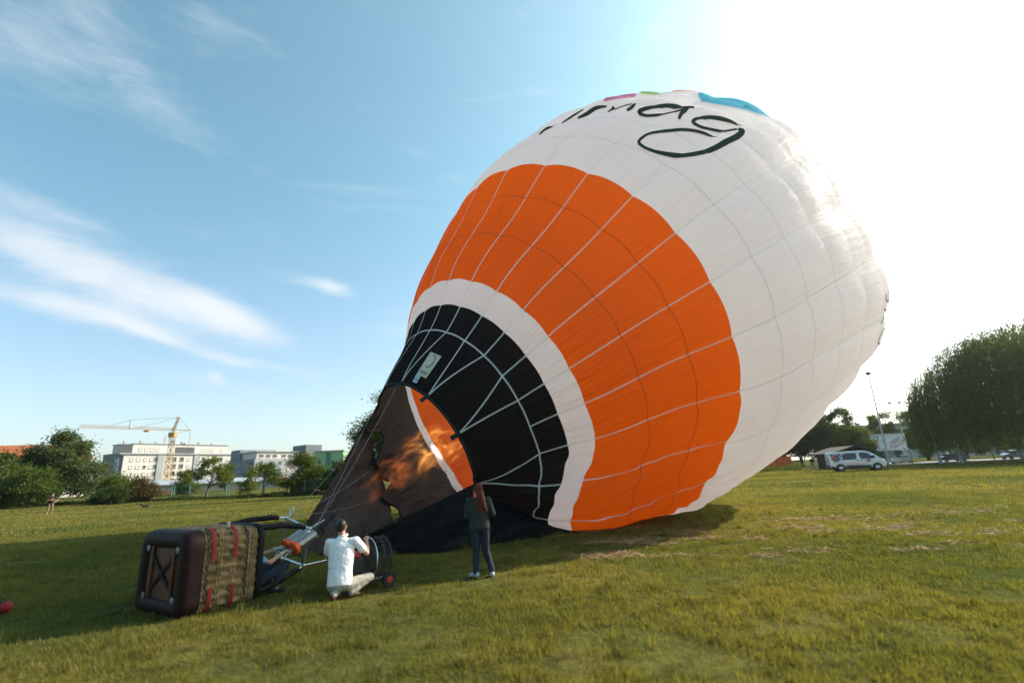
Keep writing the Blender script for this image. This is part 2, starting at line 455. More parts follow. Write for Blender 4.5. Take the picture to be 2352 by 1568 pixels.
# mown hay left in ragged rows
mt = mat('hay', (.25, .14, .060), .8, var=.55, vscale=3.)
rows = [((1.6, 12.6), (10.5, 11.9), .55, 2400), ((3.2, 13.6), (12.5, 13.2), .6, 2600), ((1.0, 10.9), (5.0, 10.6), .4, 900), ((4.5, 10.3), (9.5, 9.6), .5, 1100), ((5.5, 15.5), (17, 15.8), .7, 1600), ((-.2, 14.2), (3.5, 15.2), .5, 500)]
P0, P1 = [], []
for (x0, y0), (x1, y1), wd, n in rows:
    t = rng.uniform(0, 1, n); x = x0 + (x1 - x0) * t + rng.normal(0, .15, n); y = y0 + (y1 - y0) * t + rng.normal(0, wd * .6, n)
    k = fbm(x * 1.1, y * 2.2, 21) > .55
    P0.append(np.stack([x[k], y[k]], -1))
P0 = np.concatenate(P0); n = len(P0)
a = rng.normal(0, .7, n); L = rng.uniform(.08, .34, n); z = gz(P0[:, 0], P0[:, 1]) + rng.uniform(.02, .075, n); dz = rng.normal(0, .03, n); wdt = rng.uniform(.003, .009, n)
dx, dy = np.cos(a) * L / 2, np.sin(a) * L / 2; nx, ny = -np.sin(a) * wdt, np.cos(a) * wdt
Q = lambda sx, sn, zz: np.stack([P0[:, 0] + sx * dx + sn * nx, P0[:, 1] + sx * dy + sn * ny, zz], -1)
V = np.stack([Q(-1, -.5, z - dz), Q(1, -.5, z + dz), Q(1, .5, z + dz + .004), Q(-1, .5, z - dz + .004)], 1).reshape(-1, 3)
tag(link('hay', fast_mesh('hay', V, np.arange(4 * n).reshape(-1, 4)), MATS['hay']), 'dry brown cut hay lying in ragged rows on the grass', 'hay', kind='stuff')

# ------------------------------------------------------------------ the balloon
PB = [-2.8368, 15.1806, 2.462, 0.8778, 0.4924, 19.7132]
BX = np.array([0, .11, .15, .25, .38, .52, .66, .80, .91, 1.0])
BR = np.array([2.3028, 3.7933, 4.5466, 5.742, 7.5987, 8.4513, 8.9157, 8.7707, 5.5331, 0.])
BL = PB[5]
BM = np.array(PB[:3])
baz, bel = PB[3:5]
Ba = np.array([math.sin(baz) * math.cos(bel), math.cos(baz) * math.cos(bel), math.sin(bel)])
Bw = np.array([math.cos(baz), -math.sin(baz), 0.]); Bv = np.cross(Bw, Ba)
BEND_V, BEND_U = .5787, .1297
DENT = np.array([(1.954, 0.037, 0.041), (2.012, 0.159, -0.903), (1.88, 0.185, 0.837), (2.046, 0.319, 0.379), (1.816, 0.369, -1.126), (1.654, 0.398, 0.932), (1.499, 0.445, -0.088), (1.412, 0.497, -0.604), (1.349, 0.56, 0.776), (1.201, 0.624, -0.405), (1.047, 0.731, 0.822), (0.914, 0.743, -0.208), (0.719, 0.752, -1.502), (0.539, 0.758, 0.051), (0.405, 0.761, 2.297), (0.26, 0.763, 1.237), (0.119, 0.764, -2.855), (0.002, 0.764, -1.951), (-0.138, 0.762, 0.405), (-0.265, 0.76, 1.548), (-0.352, 0.756, 1.982), (-0.464, 0.753, 0.12), (-0.662, 0.747, -2.704), (-0.92, 0.727, 0.989), (-1.006, 0.6, -0.199), (-1.083, 0.486, -0.008), (-1.098, 0.378, -0.084)])
def herm(x, xs, ys):
    n = len(xs); m = np.empty(n)
    m[1:-1] = ((ys[2:] - ys[1:-1]) / (xs[2:] - xs[1:-1]) * (xs[1:-1] - xs[:-2]) + (ys[1:-1] - ys[:-2]) / (xs[1:-1] - xs[:-2]) * (xs[2:] - xs[1:-1])) / (xs[2:] - xs[:-2])
    m[0] = (ys[1] - ys[0]) / (xs[1] - xs[0]); m[-1] = (ys[-1] - ys[-2]) / (xs[-1] - xs[-2]) * 1.3
    i = np.clip(np.searchsorted(xs, x) - 1, 0, n - 2); h = xs[i + 1] - xs[i]; u = (x - xs[i]) / h
    return (2 * u**3 - 3 * u**2 + 1) * ys[i] + (u**3 - 2 * u**2 + u) * h * m[i] + (-2 * u**3 + 3 * u**2) * ys[i + 1] + (u**3 - u**2) * h * m[i + 1]
def feat(th, x): return np.stack([np.cos(th) * np.sin(np.pi * x), np.sin(th) * np.sin(np.pi * x), np.cos(np.pi * x)], -1)
NG = 26
TH0 = R(6.4)
DTH = 2 * np.pi / NG
SEAMS = [0., 1.5, 2.15, 2.71, 4.1, 5.45, 6.54, 7.85, 9.4, 11.1, 12.7, 14.0]
SE = np.array(SEAMS + [15.6, 17.2, 18.6, BL])
SAGS = np.array([0, .55, .95, 1.05, .85, .6, .45, .2, 0, 0, 0, 0])
def seam_s(i, th):
    t = np.mod(np.asarray(th, float) + np.pi, 2 * np.pi) - np.pi
    return SEAMS[i] - SAGS[i] * sstep(-t, R(20), R(50)) * (1 - sstep(-t, R(105), R(160)))
def env(th, s, off=0.):
    """point of the envelope skin at angle th round the axis and distance s from the mouth"""
    th, s = np.broadcast_arrays(np.asarray(th, float), np.asarray(s, float))
    x = np.clip(s / BL, 0, 1)
    r = np.sqrt(np.clip(herm(x, BX, BR**2), 0, None))
    r = np.where(s < 0, BR[0] + s * .35, r)
    d = ((feat(th, x)[..., None, :] - feat(DENT[:, 0], DENT[:, 1]))**2).sum(-1)
    r = r + np.exp(-d / (2 * .28**2)) @ DENT[:, 2] * np.where(s < 0, 0, 1)
    # slack fabric slumps to the ground on the near lower side
    thw = np.mod(th + np.pi, 2 * np.pi) - np.pi
    r = r + np.exp(-((thw + 1.02) / .42)**2) * (1.45 * np.exp(-((s - 1.9) / 1.6)**2) + .75 * np.exp(-((s - 4.6) / 1.5)**2) + .2 * np.exp(-((s - 6.8) / 1.)**2)) * sstep(s, -.3, .9)
    # fabric bellies out between the load tapes, and between the cross seams higher up
    f = np.mod((th - TH0) / DTH, 1.); i = np.clip(np.searchsorted(SE, s) - 1, 0, len(SE) - 2)
    q = np.clip((s - SE[i]) / (SE[i + 1] - SE[i]), 0, 1)
    crown = sstep(s, 8.0, 12.5) * (1 - sstep(s, 17.5, 19.5))
    r = r + (4 * f * (1 - f)) * (.07 * sstep(s, .5, 4) + .055 * crown) + (4 * q * (1 - q))**.7 * (.055 * crown) * (.35 + 2.6 * f * (1 - f)) - .05 * crown
    low = sstep(-np.sin(th), .1, .9) * (1 - sstep(s, 6, 11))
    r = r + low * (.06 * np.sin(th * 23 + s * 1.7) * np.sin(s * 2.3 + th * 5) + .035 * np.sin(th * 61 - s * 3.1) * np.sin(s * 1.3 + th * 9) + .03 * np.sin(th * 17 + s * 7.3))
    r = r + off
    b = 4 * x * (1 - x)
    P = BM + s[..., None] * Ba + (BEND_U * b + r * np.cos(th))[..., None] * Bw + (BEND_V * b + r * np.sin(th))[..., None] * Bv
    k = .10; zg = .03 + gz(P[..., 0], P[..., 1])
    P[..., 2] = zg + k * np.logaddexp(0, (P[..., 2] - zg) / k)
    return P
def env_n(th, s):
    e = 2e-3
    du = env(th + e, s) - env(th - e, s); ds = env(th, s + .03) - env(th, s - .03)
    n = np.cross(ds, du); n /= np.linalg.norm(n, axis=-1, keepdims=True) + 1e-12
    return n
RIM_PTS = np.array([-60, -29, 10, 44.7, 75, 101, 144, 180, 206, 236, 266]) * np.pi / 180
def rim_s(th):
    """the mouth edge: tied down at the cable points, scalloped between them on the slack far side"""
    d = np.abs(np.mod(th[..., None] - np.append(RIM_PTS, R(193)) + np.pi, 2 * np.pi) - np.pi)
    near = np.exp(-(d / .17)**2).max(-1)
    t = np.mod(np.degrees(th), 360)
    far = sstep(t, 118, 142) * (1 - sstep(t, 205, 225)); lower = sstep(t, 200, 216) * (1 - sstep(t, 258, 290))
    return -far * (.70 * near - .10) - lower * (.95 - .12 * (1 - near))

FW = fabric('fabric_white', (.80, .79, .82), (.93, .89, .89), .52, .5, .015)
FO = fabric('fabric_orange', (.84, .112, .006), (.98, .150, .006), .52, .85, .012)
FK = fabric('fabric_black', (.0065, .0085, .0087), (.022, .016, .013),   .30, .8, .008, (.060, .052, .048))
TAPE = fabric('load_tape_webbing', (.93, .94, .91), (.97, .97, .95), .50, .0, .0)
balloon = thing('hot_air_balloon', 'huge white, orange and black hot air balloon envelope half inflated and leaning over the grass', 'balloon', (float(BM[0]), float(BM[1]), 0))
bo = np.array([BM[0], BM[1], 0.])
def nlink(name, V, F, N, mt, uv=None, parent=balloon):
    fn = np.cross(V[F[:, 1]] - V[F[:, 0]], V[F[:, 2]] - V[F[:, 1]])
    if (fn * N[F[:, 0]]).sum() < 0: F = F[:, ::-1]
    me = fast_mesh(name, V - bo, F, uv)
    me.polygons.foreach_set('use_smooth', np.ones(len(F), bool))
    me.normals_split_custom_set_from_vertices(N.tolist())
    return link(name, me, mt, parent)
def quadgrid(n, k):
    i, j = np.meshgrid(np.arange(n - 1), np.arange(k - 1), indexing='ij')
    return np.stack([i * k + j, (i + 1) * k + j, (i + 1) * k + j + 1, i * k + j + 1], -1).reshape(-1, 4)
row_mat = [FK, FK, FW, FO, FO, FO, FW, FW, FW, FW, FW]
row_n = [8, 4, 4, 7, 7, 6, 7, 9, 9, 9, 8]
nu = 11
for rI in range(len(SEAMS) - 1):
    for k in range(NG):
        t = TH0 + DTH * (k + np.linspace(0, 1, nu)); v = np.linspace(0, 1, row_n[rI])
        T, Q = np.meshgrid(t, v)
        s0 = rim_s(T) if rI == 0 else seam_s(rI, T)
        S_ = s0 + (seam_s(rI + 1, T) - s0) * Q
        P = env(T, S_).reshape(-1, 3); N = env_n(T, S_).reshape(-1, 3)
        uv = np.stack([(T * 6.).ravel(), S_.ravel()], -1)
        nlink('fabric_panel', P, quadgrid(row_n[rI], nu), N, row_mat[rI], uv)
# crown: the rest of the white top in one piece
t = TH0 + np.linspace(0, 2 * np.pi, NG * 8 + 1); v = np.concatenate([np.linspace(14, 18.6, 22), np.linspace(18.8, BL - .004, 10)])
T, S_ = np.meshgrid(t, v)
nlink('crown_panel', env(T, S_).reshape(-1, 3), quadgrid(len(v), len(t)), env_n(T, np.minimum(S_, BL - .05)).reshape(-1, 3), FW, np.stack([(T * 6.).ravel(), S_.ravel()], -1))

def ribbon(name, th, s, width, off, mt, n=None, wtaper=None):
    P = env(th, s); N = env_n(th, s); tg = np.gradient(P, axis=0); tg /= np.linalg.norm(tg, axis=1, keepdims=True) + 1e-12
    side = np.cross(N, tg); wd = (width if wtaper is None else width * wtaper[:, None])
    A, B = P + side * wd / 2 + N * off, P - side * wd / 2 + N * off
    V = np.stack([A, B], 1).reshape(-1, 3); k = len(th)
    F = np.stack([np.arange(k - 1) * 2, np.arange(k - 1) * 2 + 1, np.arange(k - 1) * 2 + 3, np.arange(k - 1) * 2 + 2], -1)
    return nlink(name, V, F, np.repeat(N, 2, 0), mt)
for k in range(NG):
    s = np.concatenate([np.linspace(float(seam_s(1, TH0 + DTH * k)), 14, 80), np.linspace(14.2, 18.9, 24)])
    ribbon('load_tape', np.full(len(s), TH0 + DTH * k), s, .046, .012, TAPE)
for s0, nm, wd, mt in [(1, 'girth_tape', .05, TAPE)] + [(q, 'seam', .022, m_) for q, m_ in ((4, mat('seam_orange', (.42, .07, .01), .8)), (5, MATS['seam_orange']), (7, mat('seam_grey', (.60, .61, .60), .8)), (8, MATS['seam_grey']), (9, MATS['seam_grey']), (10, MATS['seam_grey']))]:
    t = np.linspace(0, 2 * np.pi, 261)
    ribbon(nm, t, seam_s(s0, t), wd, .010, mt)
# webbing from each cable point on the mouth up to the girth tape, and the cable tabs
tapes = TH0 + DTH * np.arange(-5, 21)
WEB = mat('black_webbing', (.012, .012, .013), .8)
for i, tp in enumerate(RIM_PTS):
    nb = np.sort(np.abs(np.mod(tapes - tp + np.pi, 2 * np.pi) - np.pi)); o2 = np.argsort(np.abs(np.mod(tapes - tp + np.pi, 2 * np.pi) - np.pi))[:2]
    for q in (o2 if i < 8 else []):
        e = tp + (np.mod(tapes[q] - tp + np.pi, 2 * np.pi) - np.pi); u = np.linspace(0, 1, 48)
        r0 = float(rim_s(np.array([tp]))[0])
        ribbon('mouth_tape', tp + (e - tp) * u, r0 + .02 + (float(seam_s(1, e)) - r0 - .02) * u, .044, .022, TAPE)
    r0 = float(rim_s(np.array([tp]))[0])
    ribbon('cable_tab', np.full(4, tp), np.linspace(r0 - .24, r0 + .06, 4), .13, .02, WEB)
t = np.linspace(0, 2 * np.pi, 400); P = env(t, rim_s(t)) - bo
MB().tube(P[:-1].tolist(), .045, 6, closed=True).build('mouth_rim', WEB, balloon, smooth='all')
# hem tape inside black band edge is left to the fabric; the maker's card and a small card under it
def card(name, th0, s0, w_, h_, mt, off, rot=0.):
    c, s_ = math.cos(rot), math.sin(rot); r_ = 2.75
    pts = [(-w_, -h_), (w_, -h_), (w_, h_), (-w_, h_)]
    a = np.array([th0 + (x * c - y * s_) / 2 / r_ for x, y in pts]); q = np.array([s0 + (x * s_ + y * c) / 2 for x, y in pts])
    P = env(a, q); N = env_n(a, q)
    return nlink(name, P + N * off, np.array([[0, 1, 2, 3]]), N, mt)
CREAM = mat('cream_card', (.55, .52, .40), .7); BLUEC = mat('pale_blue_card', (.38, .50, .56), .7); INK = mat('dark_ink', (.03, .035, .05), .8)
card('maker_card', R(59), .60, .46, .62, CREAM, .02)
card('number_card', R(61.5), .20, .22, .20, BLUEC, .02)
for q, wd in ((.40, .34), (.36, .30)): card('card_print', R(59), q, wd, .016, INK, .026)
card('card_print', R(61.5), .17, .22, .014, INK, .026)
u = np.linspace(0, 1, 18); ph = R(60) + u * R(250)
ribbon('card_print', R(59) + .045 * np.cos(ph) * (1 - .25 * u), .74 + .13 * np.sin(ph) - .10 * u, .022, .026, INK)
# brush lettering on the upper white
LET = fabric('lettering_green_black', (.040, .062, .054), (.05, .08, .07), .3, .3, .0)
LETTERS = [[[1.318,8.72,1.343,8.95],[1.323,8.91,1.354,9.2],[1.329,9.17,1.366,9.54],[1.327,9.36,1.364,9.74],[1.313,9.44,1.34,9.73],[1.294,9.47,1.311,9.65],[1.281,9.51,1.292,9.62]],[[1.227,9.22,1.249,9.43],[1.223,9.33,1.249,9.59],[1.217,9.5,1.249,9.82],[1.211,9.69,1.245,10.03],[1.207,9.93,1.236,10.23],[1.204,10.2,1.224,10.42],[1.202,10.4,1.217,10.57]],[[1.156,9.41,1.178,9.63],[1.148,9.47,1.175,9.75],[1.137,9.58,1.171,9.93],[1.129,9.72,1.168,10.11],[1.128,9.91,1.168,10.31],[1.129,10.12,1.169,10.53],[1.128,10.29,1.165,10.72],[1.12,10.44,1.15,10.8],[1.11,10.57,1.131,10.83],[1.104,10.66,1.118,10.85]],[[1.047,10.0,1.066,10.18],[1.046,10.08,1.069,10.3],[1.045,10.19,1.074,10.47],[1.047,10.33,1.079,10.62],[1.054,10.51,1.084,10.72],[1.064,10.68,1.09,10.85],[1.071,10.79,1.095,10.95]],[[1.051,10.21,1.064,10.37],[1.045,10.21,1.058,10.39],[1.036,10.23,1.051,10.42],[1.028,10.27,1.044,10.46],[1.024,10.35,1.039,10.53],[1.02,10.45,1.034,10.61],[1.015,10.54,1.029,10.71],[1.007,10.64,1.022,10.83],[0.997,10.73,1.015,10.96],[0.991,10.8,1.011,11.07]],[[1.001,11.1,0.983,10.97],[0.996,10.96,0.974,10.8],[0.989,10.77,0.963,10.57],[0.984,10.61,0.954,10.35],[0.981,10.47,0.951,10.19],[0.978,10.31,0.952,10.06],[0.977,10.2,0.952,9.97]],[[0.783,12.0,0.766,11.68],[0.801,12.02,0.781,11.64],[0.826,12.06,0.801,11.59],[0.848,12.04,0.819,11.53],[0.862,11.93,0.835,11.47],[0.874,11.79,0.849,11.4],[0.884,11.63,0.861,11.28],[0.894,11.44,0.871,11.12],[0.902,11.25,0.879,10.95],[0.91,11.08,0.886,10.77],[0.918,10.9,0.892,10.58],[0.924,10.73,0.896,10.4],[0.928,10.55,0.899,10.24],[0.93,10.37,0.9,10.09],[0.918,10.09,0.904,10.13],[0.893,9.88,0.908,10.18],[0.879,9.87,0.895,10.13],[0.869,9.89,0.884,10.12],[0.861,9.93,0.877,10.14],[0.854,10.01,0.87,10.21],[0.844,10.16,0.86,10.35],[0.832,10.38,0.847,10.57],[0.819,10.63,0.834,10.81],[0.808,10.88,0.822,11.07],[0.797,11.16,0.812,11.36],[0.789,11.36,0.805,11.58]],[[0.801,11.86,0.783,11.65],[0.802,11.77,0.778,11.5],[0.804,11.65,0.772,11.32],[0.803,11.48,0.767,11.16],[0.797,11.3,0.764,11.05],[0.79,11.11,0.762,10.94],[0.781,10.91,0.759,10.82],[0.77,10.68,0.752,10.64],[0.758,10.46,0.744,10.44],[0.75,10.31,0.738,10.3]],[[0.581,12.21,0.577,12.12],[0.589,12.21,0.585,12.09],[0.602,12.2,0.595,12.03],[0.616,12.15,0.606,11.94],[0.631,12.06,0.617,11.8],[0.647,11.94,0.63,11.64],[0.661,11.81,0.643,11.5],[0.674,11.66,0.657,11.37],[0.686,11.51,0.669,11.25],[0.695,11.36,0.679,11.11],[0.703,11.21,0.686,10.98],[0.708,11.05,0.691,10.85],[0.711,10.88,0.692,10.7],[0.71,10.7,0.691,10.57],[0.702,10.48,0.691,10.55],[0.686,10.33,0.691,10.56],[0.674,10.31,0.683,10.53],[0.663,10.32,0.673,10.52],[0.651,10.35,0.662,10.54],[0.639,10.42,0.65,10.6],[0.626,10.54,0.637,10.71],[0.611,10.7,0.623,10.87],[0.598,10.89,0.609,11.06],[0.585,11.11,0.596,11.27],[0.572,11.37,0.583,11.52],[0.564,11.57,0.574,11.71]],[[0.565,11.6,0.572,11.83],[0.558,11.55,0.566,11.84],[0.551,11.49,0.554,11.84],[0.554,11.51,0.536,11.64],[0.554,11.47,0.526,11.38],[0.552,11.32,0.522,11.15],[0.551,11.12,0.519,10.91],[0.55,10.88,0.519,10.65],[0.551,10.61,0.521,10.4],[0.551,10.35,0.521,10.16],[0.55,10.1,0.522,9.92],[0.55,9.88,0.523,9.69],[0.552,9.69,0.526,9.5],[0.554,9.52,0.53,9.33],[0.555,9.4,0.533,9.23]],[[0.554,9.41,0.534,9.22],[0.56,9.26,0.54,9.07],[0.569,9.06,0.549,8.87],[0.579,8.88,0.561,8.69],[0.591,8.72,0.573,8.53],[0.606,8.57,0.588,8.38],[0.622,8.43,0.606,8.24],[0.642,8.29,0.628,8.12],[0.662,8.18,0.65,8.03],[0.681,8.11,0.672,7.97],[0.701,8.08,0.693,7.94],[0.719,8.07,0.712,7.94],[0.735,8.11,0.732,7.97],[0.748,8.15,0.75,8.03],[0.752,8.19,0.764,8.16],[0.755,8.25,0.77,8.31],[0.756,8.36,0.772,8.44],[0.757,8.49,0.772,8.58],[0.756,8.63,0.77,8.74],[0.748,8.78,0.762,8.92],[0.732,8.96,0.747,9.12],[0.715,9.15,0.731,9.34],[0.702,9.32,0.718,9.51],[0.693,9.48,0.707,9.66],[0.681,9.62,0.695,9.8],[0.665,9.78,0.678,9.96],[0.647,9.94,0.659,10.12],[0.632,10.06,0.643,10.24],[0.621,10.14,0.631,10.31],[0.61,10.21,0.619,10.37],[0.599,10.3,0.606,10.42],[0.587,10.41,0.591,10.48],[0.579,10.49,0.58,10.52]]]
for st in LETTERS:
    A = np.array(st); k = len(A)
    # densify along and across so that the print follows the fabric
    tt = np.linspace(0, k - 1, k * 3); i = np.clip(tt.astype(int), 0, k - 2); f = (tt - i)[:, None]
    A = A[i] * (1 - f) + A[i + 1] * f
    uu = np.linspace(0, 1, 5)
    T = A[:, 0:1] * (1 - uu) + A[:, 2:3] * uu; S_ = A[:, 1:2] * (1 - uu) + A[:, 3:4] * uu
    P = env(T, S_); N = env_n(T, S_)
    nlink('lettering_stroke', (P + N * .018).reshape(-1, 3), quadgrid(*T.shape), N.reshape(-1, 3), LET)
# registration letters near the equator
REG = fabric('registration_grey', (.25, .24, .22), (.3, .28, .25), .4, .0, .0)
def glyph(strokes, th0, s0, hgt, wdt):
    for st in strokes:
        a = np.array(st, float); n = len(a); tt = np.linspace(0, n - 1, n * 4); i = np.clip(tt.astype(int), 0, n - 2); f = (tt - i)[:, None]; a = a[i] * (1 - f) + a[i + 1] * f
        ribbon('registration_letter', th0 - a[:, 0] * wdt / 8.6, s0 + a[:, 1] * hgt, .07, .02, REG)
circ = lambda cx, cy, rx, ry, a0=0, a1=360, n=14: [(cx + rx * math.cos(R(a0 + (a1 - a0) * i / n)), cy + ry * math.sin(R(a0 + (a1 - a0) * i / n))) for i in range(n + 1)]
glyph([circ(.5, .7, .42, .28), [(.92, .7), (.9, .3), (.6, .02), (.2, .08)]], R(-15.0), 14.1, .7, .45)
glyph([[(0, 0), (.5, 1), (1, 0)], [(.2, .4), (.8, .4)]], R(-19), 14.1, .7, .5)
glyph([[(0, .45), (1, .45)]], R(-21.8), 14.1, .9, .3)
glyph([circ(.5, .5, .5, .5)], R(-24.2), 14.1, .7, .55)
# coloured petals round the crown
def petal(th0, dth, s0, s1, col, name):
    u = np.linspace(-1, 1, 15); v = np.linspace(0, 1, 14); U, Q = np.meshgrid(u, v)
    wd = np.sin(np.pi * np.clip(.06 + .94 * Q, 0, 1))**.6
    T = th0 + U * dth * wd; S_ = s0 + (s1 - s0) * Q + .35 * U**2
    P = env(T, S_); N = env_n(T, S_)
    uv = np.stack([(T * 6.).ravel(), S_.ravel()], -1)
    nlink('crown_petal', (P + N * .028).reshape(-1, 3), quadgrid(14, 15), N.reshape(-1, 3), name, uv)
PCOL = [fabric('petal_blue', (.12, .50, .66), (.15, .58, .75)), fabric('petal_red', (.74, .30, .22), (.8, .35, .25)), fabric('petal_green', (.42, .60, .28), (.5, .68, .3)), fabric('petal_pink', (.66, .25, .38), (.74, .3, .42)), fabric('petal_yellow', (.75, .50, .04), (.8, .6, .05)), fabric('petal_violet', (.25, .10, .42), (.3, .15, .5))]
for i, (a, d, s0, s1) in enumerate([(43, 9.5, 13.05, 16.8), (57, 4.5, 14.2, 16.6), (64, 4.0, 13.6, 15.6), (66.5, 3.0, 11.3, 13.2)]): petal(R(a), R(d), s0, s1, None, PCOL[i])
for i, a in enumerate((92, 122, 152, 182, 212, 242, 272)): petal(R(a), R(10), 13.4, 16.8, None, PCOL[(i + 4) % 6])

# the scoop: flameproof skirt hanging from the slack lower mouth towards the basket
def poly_at(pts, u):
    pts = np.array(pts, float); d = np.r_[0, np.cumsum(np.linalg.norm(np.diff(pts, axis=0), axis=1))]; d /= d[-1]
    return np.stack([np.interp(u, d, pts[:, i]) for i in range(3)], -1)
def sheet(name, A, B, mt, sag=(0, 0, 0), seed=1, n=40, k=24, ripple=.03, floor=True, flip=False):
    u = np.linspace(0, 1, n); v = np.linspace(0, 1, k)
    a = poly_at(A, u); b = poly_at(B, u)
    P = a[:, None] * (1 - v)[None, :, None] + b[:, None] * v[None, :, None]
    P = P + (4 * v * (1 - v))[None, :, None] * np.array(sag)
    U, W = np.meshgrid(u, v, indexing='ij')
    edge = (4 * W * (1 - W))**.6
    rp = ripple * (np.sin(U * 23 + 4 * W + seed) * .6 + np.sin(U * 11 - 9 * W + seed * 2) + .5 * np.sin(W * 31 + 7 * U)) * edge
    P = P + rp[..., None] * np.array([.55, -.6, .6])
    if floor: P[..., 2] = np.maximum(P[..., 2], gz(P[..., 0], P[..., 1]) + .03)
    uv = np.stack([U.ravel() * 4, W.ravel() * 3], -1)
    me = fast_mesh(name, P.reshape(-1, 3) - bo, quadgrid(n, k)[:, ::-1 if flip else 1], uv); me.polygons.foreach_set('use_smooth', np.ones((n - 1) * (k - 1), bool))
    return link(name, me, mt, balloon)
fartop = (-4.87, 16.3, 3.69); P1 = (-4.85, 16.85, 2.49); P2 = (-4.25, 16.75, 1.22); pin = (-4.8, 14.6, .98)
sheet('scoop_panel', [fartop, (-5.19, 14.6, 1.97), (-5.35, 13., .77)], [P2, pin, (-5.17, 12.8, .16)], FK, (-.12, .12, 0), 1, ripple=.055, floor=True, flip=True)
sheet('scoop_panel', [P2, pin, (-5.17, 12.8, .16)], [(-3.2, 13.45, .66), (-4.04, 12.85, .33), (-4.77, 12.76, .04)], FK, (.0, .25, -.38), 4, ripple=.04, flip=True)
sheet('scoop_panel', [(-1.22, 13.95, 1.50), (-3.04, 13.3, .73), (-4.04, 12.8, .34), (-4.80, 12.74, .04)], [(-1.26, 13.03, .03), (-1.9, 12.28, .03), (-3.09, 12.61, .03), (-4.80, 12.70, .03)], FK, (0, .12, 0), 7, ripple=.05)
A_ = env(np.radians(np.array([-38., -46, -52, -56])), np.array([.05, .7, 1.3, 1.9]))
sheet('scoop_panel', A_.tolist(), [(-1.26, 13.03, .03), (-.85, 13.15, .03), (-.3, 13.5, .03), (.15, 13.72, .03)], FK, (0, -.08, 0), 9, ripple=.03, k=14, flip=True)
# flying wires from the mouth to the burner frame
WIRE = mat('steel_wire', (.35, .35, .34), .4, metal=.8)
FT = [(-3.7, 9.40, .95), (-4.35, 9.80, 1.14)]
for i, tp in enumerate(RIM_PTS):
    if i in (4, 5, 6, 7, 8): 
        q = env(np.array([tp]), rim_s(np.array([tp])) - .2)[0]; e = np.array(FT[1 if i > 5 else 0])
        u = np.linspace(0, 1, 9)[:, None]; L = q * (1 - u) + e * u; L[:, 2] -= (4 * u * (1 - u))[:, 0] * .10
        MB().tube((L - bo).tolist(), .0032, 5).build('flying_wire', WIRE, balloon)

# the burner flame
mt, g = newmat('flame')
tc = g.n('ShaderNodeTexCoord'); ob = tc.outputs['Object']
sp = g.n('ShaderNodeSeparateXYZ'); g.put(sp.inputs[0], ob)
nz = g.noise(g.map(ob, (1.5, 1.5, .55)), 1.7, 4, .62, .7)
rad = g.math('SQRT', g.math('ADD', g.math('MULTIPLY', sp.outputs[0], sp.outputs[0]), g.math('MULTIPLY', sp.outputs[1], sp.outputs[1])))
rw = g.math('ADD', .12, g.math('MULTIPLY', sp.outputs[2], .105))
body = g.sstep(g.math('ADD', g.math('MULTIPLY', g.math('DIVIDE', rad, rw), -1.), g.math('ADD', g.math('MULTIPLY', nz, 2.4), -.35)), .0, .8)
lenf = g.math('MULTIPLY', g.sstep(sp.outputs[2], 1.2, 4.4), g.math('SUBTRACT', 1., g.sstep(sp.outputs[2], 6.2, 7.6)))
den = g.math('MULTIPLY', g.math('MULTIPLY', body, lenf), g.sstep(nz, .51, .72))
em = g.n('ShaderNodeEmission'); g.put(em.inputs[0], g.ramp(g.sstep(sp.outputs[2], 2.5, 7.), [(0, (1, .17, .015)), (1, (1, .46, .10))]))
g.put(em.inputs[1], g.math('MULTIPLY', den, 1.0))
o_ = g.n('ShaderNodeOutputMaterial'); g.put(o_.inputs['Volume'], em.outputs[0])
fl0 = Vector((-3.95, 9.6, .80)); fl1 = Vector((-2.05, 16.6, 3.1)); fd = (fl1 - fl0); fL = 7.7
fm = MB().lathe([(.05, .5), (.25, 1.2), (.6, 3), (.85, 5), (.95, 6.3), (.8, 7.2), (.4, fL)], n=20)
fo = fm.build('burner_flame', mt)
fo.rotation_euler = fd.to_track_quat('Z', 'Y').to_euler(); fo.location = fl0
tag(fo, 'tongue of orange burner flame shooting into the open balloon mouth', 'flame')

# ------------------------------------------------------------------ trees and shrubs
def leaf_quads(C_, size, rng, flat=.0, hang=0.):
    n = len(C_)
    u = rng.normal(0, 1, (n, 3)); u /= np.linalg.norm(u, axis=1, keepdims=True)
    if hang: u = u * (1 - hang) + np.array([0, 0, -1.]) * hang; u /= np.linalg.norm(u, axis=1, keepdims=True)
    q = rng.normal(0, 1, (n, 3)); q[:, 2] *= 1 - flat
    v = np.cross(u, q); v /= np.linalg.norm(v, axis=1, keepdims=True) + 1e-9
    L = (size * rng.uniform(.6, 1.35, n))[:, None]; W = L * (.22 if hang else .48)
    V = np.stack([C_ - u * L * .5, C_ + v * W * .5, C_ + u * L * .5, C_ - v * W * .5], 1).reshape(-1, 3)
    return V, np.arange(4 * n).reshape(-1, 4)
BARK = mat('bark', (.085, .062, .042), .9, var=.35, vscale=4., bump=.5, bscale=18.)
GREENS = {'mid': leafmat('leaf_mid', (.038, .072, .014), (.098, .125, .026)), 'dark': leafmat('leaf_dark', (.022, .046, .012), (.058, .084, .022), .48),
          'light': leafmat('leaf_light', (.055, .090, .015), (.120, .130, .028)), 'grey': leafmat('leaf_grey', (.042, .070, .026), (.105, .125, .050)),
          'yellow': leafmat('leaf_yellow', (.10, .115, .015), (.17, .165, .030)), 'rust': leafmat('leaf_rust', (.07, .050, .018), (.11, .085, .03)),
          'willow': leafmat('leaf_willow', (.036, .062, .019), (.098, .118, .040), .52)}
